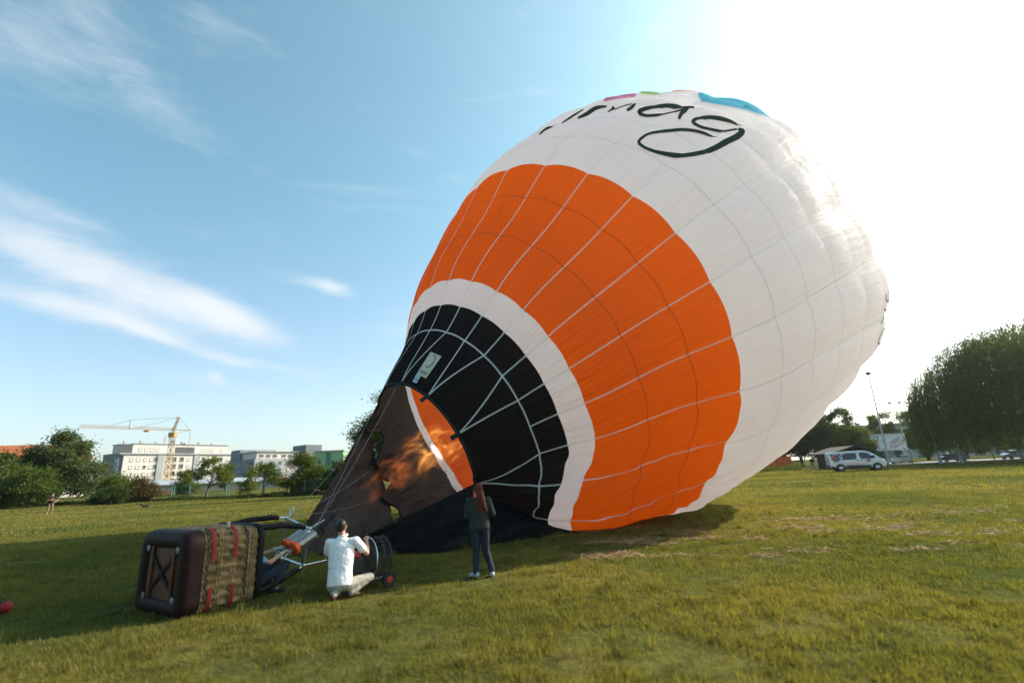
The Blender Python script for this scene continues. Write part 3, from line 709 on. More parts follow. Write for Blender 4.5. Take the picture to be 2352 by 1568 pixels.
def tree(name, label, x, y, lobes, leaf, kind, nclump=26, nleaf=150, trunk=.22, seed=1, group=None, cat='tree', spread=.5, lean=0.):
    """lobes: (dx, dy, dz, rx, ry, rz) ellipsoids that the leaf clumps fill"""
    rng = np.random.default_rng(seed); z0 = gzf(x, y)
    if group == 'trees beyond the parking place': lobes = [tuple(q * 1.22 for q in l) for l in lobes]; nclump = int(nclump * 1.3)
    root = thing(name, label, cat, (x, y, z0), 0, group)
    cl = []
    vol = np.array([l[3] * l[4] * l[5] for l in lobes])**.7; vol /= vol.sum()
    for l, f in zip(lobes, vol):
        for _ in range(max(4, int(nclump * f + .5))):
            d = rng.normal(0, 1, 3); d /= np.linalg.norm(d); rr_ = rng.uniform(.45, 1.)**.5
            cl.append(np.array(l[:3]) + d * rr_ * np.array(l[3:]) * .88)
    cl = np.array(cl); cl[:, 2] = np.maximum(cl[:, 2], .25)
    L = []
    for c in cl:
        k = int(nleaf * 1.9 * rng.uniform(.6, 1.4)); sg = 1.2 * spread * rng.uniform(.6, 1.35)
        L.append(c + rng.normal(0, 1, (k, 3)) * np.array([sg, sg, sg * .62]))
    L = np.concatenate(L); L[:, 2] = np.maximum(L[:, 2], .05)
    V, F = leaf_quads(L, leaf * 1.12, rng, .35)
    link('crown', fast_mesh('crown', V, F), GREENS[kind], root)
    top = max(l[2] for l in lobes); mb = MB()
    base = [Vector((0, 0, -.05)), Vector((lean * .3, 0, top * .35)), Vector((lean * .7, .1, top * .7)), Vector((lean, 0, top))]
    mb.tube(base, [trunk * 1.25, trunk, trunk * .7, trunk * .3], 7)
    for c in cl[:: max(1, len(cl) // 16)]:
        t_ = min(.92, max(.18, c[2] / top * .55)); i = min(2, int(t_ * 3)); f = t_ * 3 - i
        s_ = base[i].lerp(base[i + 1], f); e = Vector(c); md = s_.lerp(e, .5) + Vector((0, 0, -.12 * (e - s_).length))
        mb.tube([s_, md, e], [trunk * .38, trunk * .24, trunk * .08], 5)
    mb.build('trunk', BARK, root, smooth='all')
    return root
GT = 'trees beyond the field fence'
tree('broadleaf_tree', 'tall grey green tree with ragged top beside the white flats', -70.5, 77, [(.3, 0, 7.0, 4.2, 3.8, 4.2), (-3.0, 0, 5.2, 3.4, 3, 3.6), (3.6, .5, 5.0, 2.8, 2.6, 3.8), (1, 0, 2.6, 4.6, 3, 2.6), (1.2, 0, 9.0, 2.4, 2.4, 2.2)], .32, 'grey', 90, 190, .32, 3, GT, spread=.62)
tree('broadleaf_tree', 'dense green tree rising over the orange tiled roof', -75.5, 72.5, [(0, 0, 4.6, 4.4, 3.4, 3.6), (3.6, 0, 3.4, 3.0, 2.6, 2.8), (-3.5, 0, 4.2, 3, 3, 3.4), (1, 0, 1.8, 4.5, 2.6, 1.8)], .32, 'mid', 80, 190, .3, 4, GT, spread=.6)
tree('broadleaf_tree', 'low bushy green tree behind the man in the black shirt', -66.5, 69.5, [(0, 0, 2.9, 3.0, 2.6, 2.5), (-3.2, .3, 2.4, 2.8, 2.4, 2.2)], .27, 'mid', 40, 170, .2, 5, GT)
tree('broadleaf_tree', 'light green bush tree growing close to the crane side', -59.2, 75, [(0, 0, 2.3, 2.3, 2.2, 1.7), (2.1, 0, 1.6, 1.5, 2, 1.3)], .26, 'light', 34, 150, .18, 6, GT)
tree('shrub', 'dark rounded shrub standing against the green wire fence', -54.2, 68.3, [(0, 0, 1.2, 2.3, 1.5, 1.1), (-1.9, .2, .8, 1.3, 1.2, .8)], .20, 'dark', 30, 150, .08, 7, 'shrubs along the fence', 'shrub', .35)
tree('shrub', 'brownish green upright shrub beside the dark rounded shrub', -54.4, 73.5, [(0, 0, 1.9, 1.2, 1.2, 1.6), (1.1, 0, 1.4, .9, 1.1, 1.2)], .22, 'rust', 26, 140, .1, 8, 'shrubs along the fence', 'shrub', .4)
tree('young_tree', 'small full green tree in front of the white flats', -60.5, 92, [(0, 0, 2.0, 1.5, 1.3, 1.8), (.2, 0, 3.9, .7, .7, 1.0), (1.2, 0, 1.2, 1.2, 1.1, 1.)], .25, 'light', 26, 120, .12, 9, GT, spread=.42)
tree('young_tree', 'small dark green tree beside the crane foot', -57.6, 100, [(0, 0, 3.0, 1.3, 1.3, 2.4), (.6, 0, 4.8, .8, .8, 1.)], .25, 'mid', 20, 110, .1, 10, GT, spread=.4)
tree('young_tree', 'slender young tree with a thin bent trunk by the fence', -40.6, 66.2, [(.4, 0, 4.2, 1.35, 1.2, 1.5), (1.6, 0, 3.2, 1.1, 1, .7), (-1.2, 0, 3.2, .9, .8, .8), (2.7, .3, 2.9, .8, .8, .6)], .22, 'light', 26, 62, .085, 11, GT, spread=.34, lean=.9)
tree('young_tree', 'thin sapling with sparse leaf tiers beside the bent young tree', -34.6, 65.4, [(0, 0, 3.2, .6, .6, .9), (0, 0, 2.0, 1.1, .9, .7), (0, 0, 1.0, .8, .8, .6)], .20, 'light', 18, 55, .06, 12, GT, spread=.26)
tree('young_tree', 'dark leafy tree in front of the grey flats', -42.0, 84, [(0, 0, 3.6, 1.9, 1.6, 1.3), (1.6, 0, 2.6, 1.4, 1.3, 1.)], .25, 'mid', 24, 110, .1, 13, GT, spread=.42)
tree('broadleaf_tree', 'round dense green tree in front of the pale green building', -30.4, 72, [(0, 0, 3.5, 2.1, 2, 2.0), (1.1, 0, 2.3, 2.1, 1.9, 1.8), (-.4, 0, 5.0, .9, .9, .9)], .24, 'mid', 46, 170, .16, 14, GT, spread=.42)
tree('shrub', 'yellow green shrub at the foot of the round dense tree', -31.6, 69.8, [(0, 0, 1.7, 1.2, 1, .7)], .2, 'yellow', 14, 110, .06, 15, 'shrubs along the fence', 'shrub', .3)
tree('broadleaf_tree', 'bushy green tree half hidden behind the dark scoop', -24.2, 70, [(0, 0, 2.6, 2.2, 2, 1.9), (-1.8, 0, 1.9, 1.6, 1.4, 1.5), (2, 0, 3.4, 1.9, 1.8, 2.)], .24, 'mid', 44, 150, .14, 16, GT, spread=.45)
tree('broadleaf_tree', 'tall tree showing through the gap above the dark scoop', -16.2, 60, [(0, 0, 8.6, 2.4, 2.2, 4.2), (-1.6, 0, 6.4, 2., 2, 2.8), (1.6, 0, 5.5, 2.4, 2, 3.4)], .24, 'mid', 60, 160, .28, 17, GT, spread=.48)
# weeds along the foot of the fence
rng = np.random.default_rng(77)
n = 20000; t = rng.uniform(0, 1, n); px, py = -84 + 64 * t, 81.3 - 14.2 * t + rng.normal(0, .55, n)
hh = .18 + .75 * fbm(px * .5, py * .2, 31)**1.5
Cq = np.stack([px, py, gz(px, py) + rng.uniform(0.02, 1, n) * hh], -1)
V, F = leaf_quads(Cq, .17, rng, 0)
tag(link('undergrowth', fast_mesh('undergrowth', V, F), GREENS['dark']), 'dark green weeds growing along the foot of the wire fence', 'weeds', kind='stuff')
# right-hand trees
GR = 'trees beyond the parking place'
tree('broadleaf_tree', 'dark conical tree beside the curved edge of the balloon', 60.5, 95, [(0, 0, 5.6, 3.0, 2.8, 3.6), (-2.2, 0, 3.6, 2.8, 2.6, 2.8), (2.4, 0, 3.4, 2.8, 2.6, 2.6)], .34, 'dark', 60, 170, .3, 21, GR, spread=.55)
tree('broadleaf_tree', 'dark broad tree behind the orange net', 53.5, 96, [(0, 0, 4.4, 3.6, 3, 3.0), (-3.2, 0, 3.4, 3, 3, 2.6), (2.6, 0, 5., 2.2, 2.2, 2.6)], .34, 'dark', 54, 170, .28, 22, GR, spread=.55)
tree('broadleaf_tree', 'dark low tree at the far left of the orange net', 45.5, 94, [(0, 0, 3.2, 3.6, 3, 2.4), (-3.6, 0, 2.6, 2.6, 2.6, 2.)], .34, 'dark', 40, 160, .25, 23, GR, spread=.55)
tree('broadleaf_tree', 'grey green tree between the hut roof and the billboard', 78, 118, [(0, 0, 4.4, 4, 3.5, 3.2), (-3.6, 0, 3.4, 3, 3, 2.6)], .4, 'grey', 44, 150, .25, 24, GR, spread=.65)
tree('broadleaf_tree', 'pointed green tree rising behind the billboard', 88, 122, [(0, 0, 6.4, 2.6, 2.5, 3.8), (0, 0, 3.4, 3.4, 3, 3)], .4, 'mid', 44, 150, .3, 25, GR, spread=.6)
tree('broadleaf_tree', 'twin topped green tree right of the billboard', 97.5, 121, [(-1.6, 0, 6.4, 2.4, 2.4, 4.), (2.8, 0, 6.6, 2.4, 2.4, 4.), (0, 0, 3.6, 4.4, 3, 3)], .4, 'mid', 54, 160, .3, 26, GR, spread=.6)
tree('broadleaf_tree', 'dark green tree just left of the willow', 104, 118, [(0, 0, 6., 3.4, 3, 4.), (1.6, 0, 3.4, 4, 3, 3)], .4, 'dark', 50, 160, .3, 27, GR, spread=.6)
for i, (x_, y_, lb) in enumerate(((112, 112, 'dark hedge tree behind the willow, next to the two lamp poles'), (120, 110, 'dark hedge tree behind the middle of the willow'), (127, 104, 'dark hedge tree behind the willow trunk'))):
    tree('broadleaf_tree', lb, x_, y_, [(0, 0, 4.2, 5, 3, 4.), (0, 0, 2.4, 5, 3, 2.2)], .45, 'dark', 46, 150, .3, 40 + i, GR, spread=.7)
n = 9000; t = rng.uniform(0, 1, n); px, py = 20 + 21 * t, 71 + 3 * t + rng.normal(0, .8, n)
Cq = np.stack([px, py, gz(px, py) + rng.uniform(.02, 1, n) * (.3 + 1.0 * fbm(px * .4, py * .3, 5)**1.4)], -1)
V, F = leaf_quads(Cq, .2, rng, 0)
tag(link('undergrowth', fast_mesh('undergrowth', V, F), GREENS['light']), 'rough green weeds in front of the orange net', 'weeds', kind='stuff')
# the weeping willow
def willow(x, y):
    rng = np.random.default_rng(8)
    root = thing('willow_tree', 'great weeping willow with hanging curtains of leaves beside the parking place', 'tree', (x, y, gzf(x, y)))
    mb = MB(); trunk = [Vector((0, 0, -.1)), Vector((.1, 0, 2.2)), Vector((-.2, .1, 4.5)), Vector((0, 0, 8))]
    mb.tube(trunk, [.62, .5, .42, .25], 9)
    def dome(px, py):
        a = np.arctan2(py, px); r_ = np.hypot(px, py / .85)
        R0 = 17.2 * (1 + .05 * np.sin(3 * a + 1.2) + .06 * np.sin(5 * a + .4))
        return 18.3 * np.clip(1 - (r_ / R0)**2, 0, 1)**.42 * (1 + .035 * np.sin(px * .9 + 2) + .03 * np.sin(py * 1.1 + px * .4))
    # limbs
    for i in range(34):
        a = i * 2.39996; rr_ = rng.uniform(4, 13); px, py = math.cos(a) * rr_, math.sin(a) * rr_ * .85; e = Vector((px, py, float(dome(np.array(px), np.array(py))) * .93))
        s_ = Vector((0, 0, rng.uniform(4, 8))); mb.tube([s_, s_.lerp(e, .55) + Vector((0, 0, 1.2)), e], [.2, .12, .03], 5)
    L = []
    n = 2900; rr_ = 16.9 * np.sqrt(rng.uniform(.0, 1., n)); aa_ = rng.uniform(0, 2 * np.pi, n)
    px, py = rr_ * np.cos(aa_), rr_ * np.sin(aa_) * .85; top = dome(px, py)
    for i in range(n):
        if top[i] < 3: continue
        z0 = top[i] * (1 - .30 * rng.uniform(0, 1)**1.5); drop = min(z0 - rng.uniform(1.0, 3.2), rng.uniform(3, 12)); k = max(5, int(drop * 8))
        q = np.linspace(0, 1, k)[:, None]; sway = rng.normal(0, .35, 2); od = np.array([px[i], py[i]]) / max(rr_[i], 1) * rng.uniform(.1, .8)
        L.append(np.array([px[i], py[i], z0]) + np.concatenate([od * np.minimum(q * 3, 1) + sway * q, -drop * q**1.2], 1) + rng.normal(0, .12, (k, 3)))
    L = np.concatenate(L)
    V, F = leaf_quads(L, .46, rng, 0, hang=.66)
    # soft clumps over the crown
    nb = 210; rb = 15.6 * np.sqrt(rng.uniform(0, 1, nb)); ab = rng.uniform(0, 2 * np.pi, nb); bx_, by_ = rb * np.cos(ab), rb * np.sin(ab) * .85; bz_ = dome(bx_, by_) * rng.uniform(.86, .99, nb)
    B = np.concatenate([np.array([bx_[i], by_[i], bz_[i]]) + rng.normal(0, 1, (170, 3)) * np.array([1.1, 1.1, .75]) for i in range(nb)])
    V2, F2 = leaf_quads(B, .40, rng, 0, hang=.4)
    link('crown', fast_mesh('crown', np.concatenate([V, V2]), np.concatenate([F, F2 + len(V)])), GREENS['willow'], root)
    mb.build('trunk', BARK, root, smooth='all')
willow(71.0, 65)

# ------------------------------------------------------------------ hills
mt = mat('forest_hill', (.045, .07, .035), .95, var=.3, vscale=.01)
n = 60; P = []
for j in range(6):
    row = []
    for i in range(n):
        a = R(-62 + 34 * i / (n - 1)); d = 2300 + 220 * j
        h = (150 + 60 * math.sin(i * .13 + 1) + 20 * math.sin(i * .41)) * math.sin(math.pi * j / 5 * .5) * max(0, min(1, (58 - i) / 14))
        row.append((math.sin(a) * d, math.cos(a) * d, h - 4))
    P.append(row)
tag(MB().grid(P).build('hills', mt, smooth='all'), kind='structure')

# ------------------------------------------------------------------ buildings
WHITE = mat('render_white', (.50, .48, .45), .85, var=.06, vscale=.3)
GREYB = mat('bluegrey_render_and_shade', (.15, .18, .21), .85, var=.08, vscale=.3)
LGREY = mat('render_grey', (.27, .29, .30), .85, var=.08, vscale=.3)
DGREY = mat('render_darkgrey', (.13, .15, .17), .85, var=.08, vscale=.3)
GREENB = mat('render_green', (.20, .36, .20), .85, var=.06, vscale=.3)
DGREEN = mat('render_dark_green', (.06, .16, .12), .85)
GLASS = mat('window_glass', (.035, .045, .05), .12, spec=.6)
SHUT = mat('roller_shutter', (.52, .50, .47), .7)
FRAME = mat('window_frame', (.34, .34, .33), .6)
RECESS = mat('loggia_shade', (.075, .075, .08), .8)  # shade of loggias and terrace put into the colour of flat dark sheets
PINKS = mat('pink_blind', (.60, .33, .30), .8)
METALR = mat('sheet_metal_roof', (.36, .40, .44), .5, metal=.3, var=.1, vscale=.4)
TILE = mat('orange_roof_tiles', (.42, .12, .04), .85, var=.25, vscale=1.2)
BRICKR = mat('red_brown_cladding', (.26, .085, .06), .85)
_wm = {}
def window(bld, x, z, w_, h_, kind='glass', side='front', depth=0.):
    """a window stuck in an opening: frame with a pane or blind set back in it"""
    key = (round(w_, 2), round(h_, 2), side)
    if key not in _wm:
        t_ = .12; f = MB(); p = MB()
        for a in ((-w_ / 2, -w_ / 2 + t_, 0, h_), (w_ / 2 - t_, w_ / 2, 0, h_), (-w_ / 2 + t_, w_ / 2 - t_, 0, t_), (-w_ / 2 + t_, w_ / 2 - t_, h_ - t_, h_)):
            f.box(a[0], a[1], -.14, .05, a[2], a[3])
        f.box(-w_ / 2 - .1, w_ / 2 + .1, -.24, .05, -.10, -.002)
        p.box(-w_ / 2 + t_, w_ / 2 - t_, -.035, .04, t_, h_ - t_)
        _wm[key] = (f.mesh('window'), p.mesh('pane'))
    fm, pm = _wm[key]
    o = link('window', fm, FRAME, bld)
    if side == 'front': o.location = (x, depth, z)
    else: o.location = (depth, x, z); o.rotation_euler = (0, 0, -math.pi / 2)
    m_ = {'glass': GLASS, 'shut': SHUT, 'pink': PINKS, 'dark': RECESS}[kind]
    pk = (key, kind)
    if pk not in _wm: q = pm.copy(); q.materials.clear(); q.materials.append(m_); _wm[pk] = q
    link('pane', _wm[pk], None, o)
    return o
def bpart(bld, name, mt, *boxes, bevel=0):
    mb = MB()
    for b in boxes: mb.box(*b)
    return mb.build(name, mt, bld, bevel=bevel)

# white block of flats: front runs along local x, inside is +y
b1 = thing('apartment_building', 'big white block of flats with end wall in painted blue grey shade behind the crane', 'building', (-171.5, 215.5, 0), math.atan2(.857, .515)); b1.scale = (.76, 1, 1.04)
bpart(b1, 'wall', WHITE, (2.2, 64, -.5, 13, -1, 16.2))
bpart(b1, 'wall', LGREY, (64, 78, -.3, 13, -1, 14.6))
bpart(b1, 'end_wall', GREYB, (0, 2.2, .4, 15.5, -1, 16.4))  # shade on this end is put into its blue grey colour
bpart(b1, 'recess', LGREY, (19.5, 23, -.9, -.5, 0, 16.1)); bpart(b1, 'recess', LGREY, (40, 43.5, -.9, -.5, 0, 16.1))
bpart(b1, 'cornice', LGREY, (-.3, 64.3, -1.2, -.5, 16.2, 16.7), (-.3, 2.2, -.5, 15.6, 16.4, 16.75))
bpart(b1, 'penthouse', WHITE, (7, 62, 1.5, 12, 16.2, 20.6), (62, 76, 2, 12, 14.6, 18.4))
bpart(b1, 'glass_penthouse', GLASS, (1.0, 7, 1.6, 9, 16.7, 20.2))
bpart(b1, 'roof_slab', DGREY, (.6, 7.2, 1.2, 9.4, 20.2, 20.5), (6.8, 62.3, 1.2, 12.3, 20.6, 20.85))
bpart(b1, 'terrace', RECESS, (30, 41, 1.3, 1.5, 16.9, 19.6))
for i in range(7): bpart(b1, 'chimney', FRAME, (4 + i * 8.3, 5 + i * 8.3, 5, 6, 20.5, 22.0 + .3 * (i % 2)))
bpart(b1, 'roof_plant', METALR, (31, 34.5, 5, 8, 20.8, 23.0), (36, 40, 6, 9, 20.8, 22.6))
rnd = random.Random(4)
for fl in range(5):
    z = .9 + fl * 3.05
    for x, w_, k in ((6.2, 1.6, 'shut'), (9.7, 2.0, 'shut'), (13.2, 1.5, 'mix'), (16.4, 2.0, 'shut'), (25.5, 1.3, 'shut'), (28.8, 2.4, 'dark'), (33.0, 2.4, 'dark'), (36.9, 1.5, 'shut'), (46, 2.2, 'dark'), (49.6, 1.6, 'mix'), (53, 1.6, 'shut'), (57, 2.2, 'dark'), (61, 1.5, 'shut')):
        kk = k if k != 'mix' else rnd.choice(['glass', 'shut'])
        if k == 'dark' and rnd.random() < .35: kk = 'glass'
        window(b1, x, z + (.2 if k != 'dark' else -.1), w_, 1.35 if k != 'dark' else 2.1, kk, 'front', -.5)
    window(b1, 18.6, z - .1, 1.4, 2.1, 'dark', 'front', -.5)
    for y_, k, w_ in ((1.9, 'shut', 1.6), (5.2, 'dark', 2.0), (8.6, 'dark', 2.0), (12.4, 'shut', 1.7)):
        window(b1, y_, z, w_, 1.4 if k == 'shut' else 2.2, k, 'end', 0)
for x in (11, 14, 17, 20, 46, 49, 52, 58): window(b1, x, 17.6, 1.7, 1.4, 'shut', 'front', 1.5)
# antenna behind it
an = MB().tube([(0, 0, 0), (0, 0, 31)], [.5, .12], 6)
ant = thing('radio_mast', 'thin red and white radio mast rising behind the white flats', 'mast', (-186, 263, 0))
for i in range(8): MB().tube([(0, 0, i * 3.6), (0, 0, i * 3.6 + 3.6)], [.45 - i * .04, .41 - i * .04], 6).build('mast_section', mat('mast_red', (.55, .06, .05), .6) if i % 2 else SHUT, ant)
# pale block left behind the tall tree
b2 = thing('apartment_building', 'small pale block of flats between the tall tree and the white flats', 'building', (-183, 205, 0), R(40))
bpart(b2, 'wall', WHITE, (-16, 8, 0, 10, -1, 9.2)); bpart(b2, 'penthouse', LGREY, (-8, 6, 2, 9, 9.2, 11.8)); bpart(b2, 'roof_slab', DGREY, (-16.3, 8.3, -.3, 10.3, 9.2, 9.5))
for fl in range(3):
    for x in (-13, -9, -5, -1, 3, 6): window(b2, x, 1 + fl * 2.9, 1.5, 1.4, 'glass' if (x + fl) % 3 else 'shut')
for i in range(3): bpart(b2, 'chimney', FRAME, (-6 + 4 * i, -5.2 + 4 * i, 4, 5, 11.8, 13))
# house with orange roof
b3 = thing('house', 'long house with orange tiled roof behind the left trees', 'house', (-124, 122, 0), R(14))
bpart(b3, 'wall', WHITE, (-14, 12, 0, 10, -1, 10.5))
mb = MB(); mb.prism([(-.8, 10.3), (5, 14.0), (10.8, 10.3)], lambda u, v, t: (t, u, v), -14.6, 12.6); mb.build('roof', TILE, b3)
for i in range(3): bpart(b3, 'chimney', METALR, (4 + i * 2.6, 5 + i * 2.6, 3.2, 4.2, 12.4, 14.6))
for fl in range(3):
    for x in (-11, -7, -3, 1, 5, 9): window(b3, x, 1.5 + 3 * fl, 1.3, 1.5, 'glass')
# grey blocks
b4 = thing('apartment_building', 'grey block of flats with white corner bay and pink blinds', 'building', (-111.5, 214, 0), math.atan2(.80, .60))
bpart(b4, 'wall', LGREY, (0, 22, 0, 24, -1, 12.2)); bpart(b4, 'end_wall', GREYB, (-.25, 0, 0, 24, -1, 12.2))
bpart(b4, 'penthouse', WHITE, (1, 20, 1, 14, 12.2, 15.2)); bpart(b4, 'roof_slab', FRAME, (.3, 21, .3, 15, 15.2, 15.5))
bpart(b4, 'stair_tower', DGREY, (22, 30, -1.5, 10, -1, 18.4)); bpart(b4, 'wall', WHITE, (30, 40, .3, 10, -1, 13.8)); bpart(b4, 'roof_slab', FRAME, (29.8, 40.4, -.2, 10, 13.8, 14.2))
bpart(b4, 'penthouse', GREYB, (-.1, 16, 14, 23, 12.2, 16.8))
for fl in range(4):
    for x, k in ((2.5, 'glass'), (7, 'pink'), (11, 'glass'), (15, 'pink'), (19, 'pink'), (32.5, 'pink'), (35.5, 'dark'), (38.3, 'pink')): window(b4, x, .8 + 2.95 * fl, 1.4, 1.5, k if fl < 3 or k != 'pink' else 'glass', 'front', 0 if x < 25 else .3)
    for y_, k in ((3, 'dark'), (9, 'glass'), (14, 'glass'), (19, 'glass')): window(b4, y_, .8 + 2.95 * fl, 1.5 if k == 'glass' else 4.0, 1.5, k, 'end', -.25)
for x in (3, 6, 9, 13, 16): window(b4, x, 12.9, 2.0, 1.2, 'glass', 'front', 1)
b5 = thing('apartment_building', 'low grey block of flats with white balcony bands and a blue awning', 'building', (-104, 238, 0), math.atan2(.55, .83))
bpart(b5, 'wall', LGREY, (3, 34, 0, 12, -1, 13.2)); bpart(b5, 'roof_slab', FRAME, (2.6, 34.4, -.6, 12, 13.2, 13.6)); bpart(b5, 'penthouse', GREYB, (0, 20, 4, 11, 13.6, 16.2))
for fl in range(4):
    bpart(b5, 'balcony', SHUT, (4, 14, -1.4, 0, 1.0 + 3.1 * fl, 2.0 + 3.1 * fl))
    for x in (6, 9, 12, 18, 23, 28, 32): window(b5, x, 1.2 + 3.1 * fl, 1.5, 1.5, 'dark' if x < 14 else 'glass')
bpart(b5, 'awning', mat('blue_awning', (.08, .30, .50), .7), (14.5, 19, -1.3, -.2, 4.0, 6.4))
b6 = thing('apartment_building', 'pale green building with white roof edge above the round tree', 'building', (-76.5, 190, 0), R(6))
bpart(b6, 'wall', GREENB, (0, 10.5, 0, 12, -1, 12.6)); bpart(b6, 'roof_slab', FRAME, (-.3, 10.8, -.4, 12, 12.6, 12.95)); bpart(b6, 'recess', DGREEN, (4.2, 5.9, -.12, 0, 7.2, 12.2))
for x, z, k in ((1.8, 8.0, 'dark'), (6.8, 8.0, 'dark'), (9, 8.0, 'shut'), (1.8, 4.6, 'glass'), (6.8, 4.8, 'shut'), (9, 4.6, 'glass'), (1.8, 1.4, 'glass'), (6.8, 1.4, 'glass'), (3.2, 4.6, 'glass')): window(b6, x, z, 1.5, 1.3, k)
b7 = thing('apartment_building', 'pale beige low building just right of the pale green one', 'building', (-66.5, 204, 0), R(8))
bpart(b7, 'wall', WHITE, (0, 14, 0, 10, -1, 9.8)); bpart(b7, 'roof_slab', DGREY, (-.3, 14.3, -.3, 10, 9.8, 10.1))
for fl in range(3):
    for x in (2, 5, 8, 11): window(b7, x, .9 + 3 * fl, 1.4, 1.4, 'glass')
# long low shed beyond the fence
b8 = thing('shed', 'long low shed with pale sheet metal roof beyond the fence', 'shed', (-80.5, 106.5, .72), math.atan2(23, 31)); b8.scale = (1, 1, .76)
SHW = mat('beige_wall', (.42, .38, .30), .85, var=.1, vscale=.4)
bpart(b8, 'wall', SHW, (0, 44, 0, 7, -.3, 2.3)); 
mb = MB(); mb.prism([(-.7, 2.25), (3.5, 3.5), (7.7, 2.25), (7.7, 2.4), (3.5, 3.65), (-.7, 2.4)], lambda u, v, t: (t, u, v), -.6, 25.3); mb.build('roof', METALR, b8)
mb = MB(); mb.prism([(-.7, 2.25), (3.5, 3.5), (7.7, 2.25), (7.7, 2.4), (3.5, 3.65), (-.7, 2.4)], lambda u, v, t: (t, u, v), 25.5, 30.0); mb.build('roof', BRICKR, b8)
mb = MB(); mb.prism([(-.7, 2.25), (3.5, 3.5), (7.7, 2.25), (7.7, 2.4), (3.5, 3.65), (-.7, 2.4)], lambda u, v, t: (t, u, v), 30.2, 44.6); mb.build('roof', METALR, b8)
bpart(b8, 'red_board', BRICKR, (5, 13, -.5, -.35, 0, .5))
bpart(b8, 'gutter', FRAME, (-.6, 44.6, -.82, -.7, 2.2, 2.34))
# little brown shed under the round tree
b9 = thing('shed', 'small dark red board shed by the round tree', 'shed', (-31.8, 71.2, 0), R(8))
for i in range(12): bpart(b9, 'board', BRICKR, (i * .3, i * .3 + .26, 0, .08, 0, 1.7 + .06 * (i % 3)))
bpart(b9, 'wall', mat('dark_board', (.06, .03, .025), .9), (0, 3.6, .09, 2.4, 0, 1.7)); bpart(b9, 'roof', BRICKR, (-.2, 3.8, -.2, 2.6, 1.84, 1.95))
# far block on the right behind the trees
b10 = thing('apartment_building', 'long pale apartment block behind the trees right of the balloon', 'building', (143, 226, 0), math.atan2(-.62, .78))
bpart(b10, 'wall', WHITE, (0, 70, 0, 14, -1, 14.0)); bpart(b10, 'roof_slab', LGREY, (-.5, 70.5, -.8, 14.5, 14.0, 14.9)); bpart(b10, 'wall', WHITE, (30, 70, -.5, 0, -1, 14.0), bevel=0)
for i, (x, h) in enumerate(((4, 1.2), (8, 1.4), (14, 1.2), (20, 1.2), (30, 3.0), (33, 3.4), (46, 3), (50, 3.8), (62, 3.4))): bpart(b10, 'chimney', LGREY, (x, x + 1.6, 4, 6, 14.9, 14.9 + h))
for x in range(3, 70, 4): window(b10, x, 11.0, 1.6, 1.5, 'glass', 'front', 0 if x < 30 else -.5); window(b10, x, 7.8, 1.6, 1.5, 'glass', 'front', 0 if x < 30 else -.5)

# ------------------------------------------------------------------ tower crane
YEL = mat('crane_yellow', (.38, .21, .06), .6, var=.25, vscale=1.5); CRP = mat('crane_pale_steel', (.30, .22, .13), .6); CABM = mat('dark_cable', (.10, .10, .10), .6)
crane = thing('tower_crane', 'yellow tower crane with long jib standing before the white flats', 'crane', (-103.9, 150, 0))
def lattice(mb, a, b, w_, step, r_):
    a, b = Vector(a), Vector(b); x, y = frame_of(b - a); L = (b - a).length; n = max(2, int(L / step)); c = [x * w_ / 2 + y * w_ / 2, x * -w_ / 2 + y * w_ / 2, x * -w_ / 2 - y * w_ / 2, x * w_ / 2 - y * w_ / 2]
    for q in c: mb.bar(a + q, b + q, r_)
    for i in range(n):
        p0, p1 = a.lerp(b, i / n), a.lerp(b, (i + 1) / n)
        for j in range(4):
            k = (j + 1) % 4
            mb.bar(p0 + c[j], p1 + c[k], r_ * .7) if (i + j) % 2 else mb.bar(p0 + c[k], p1 + c[j], r_ * .7)
            mb.bar(p1 + c[j], p1 + c[k], r_ * .6)
    return mb
lattice(MB(), (0, 0, 0), (0, 0, 10.5), 1.4, 1.3, .12).build('mast', YEL, crane)
lattice(MB(), (0, 0, 10.2), (0, 0, 16.6), 1.1, 1.1, .10).build('mast_top', CRP, crane)
jd = Vector((-.62, -.78, 0))   # the jib swings towards us and left
MB().box(-.9, .9, -.7, .7, 16.6, 18.0).build('slewing_cab', YEL, crane)
jt = jd * 22 + Vector((0, 0, 18.6))
mb = MB()
for i in range(44):
    p0, p1 = Vector((0, 0, 18.6)).lerp(jt, i / 44), Vector((0, 0, 18.6)).lerp(jt, (i + 1) / 44)
    u_ = Vector((0, 0, .75))
    if 20 <= i < 22: u_ = Vector((0, 0, .3))
    mb.bar(p0, p1, .15); mb.bar(p0 + u_, p1 + u_, .08); mb.bar(p0, p0 + (p1 - p0) * .5 + u_, .07); mb.bar(p0 + (p1 - p0) * .5 + u_, p1, .07)
mb.build('jib', CRP, crane)
lattice(MB(), (0, 0, 18.2), (.9, .5, 22.6), .5, .9, .11).build('apex', CRP, crane)
cj = -jd * 4.6 + Vector((0, 0, 18.9))
MB().bar((0, 0, 18.8), cj, .22).bar((0, 0, 17.6), cj, .14).build('counter_jib', CRP, crane)
pst = Vector((0, 0, 18.6)).lerp(jt, .50)
MB().bar(pst, pst + Vector((0, 0, 2.6)), .16).build('jib_post', CRP, crane)
for a_, b_2 in ((Vector((.9, .5, 22.6)), pst + Vector((0, 0, 2.6))), (pst + Vector((0, 0, 2.6)), Vector((0, 0, 19.3)).lerp(jt, .78)), (Vector((.9, .5, 22.6)), Vector((0, 0, 19.4)).lerp(jt, .40)), (Vector((.9, .5, 22.6)), cj)):
    MB().tube([a_, b_2], .045, 5).build('stay_cable', CABM, crane)
MB().tube([cj, cj + Vector((0, 0, -8))], .04, 5).build('hoist_rope', CABM, crane)
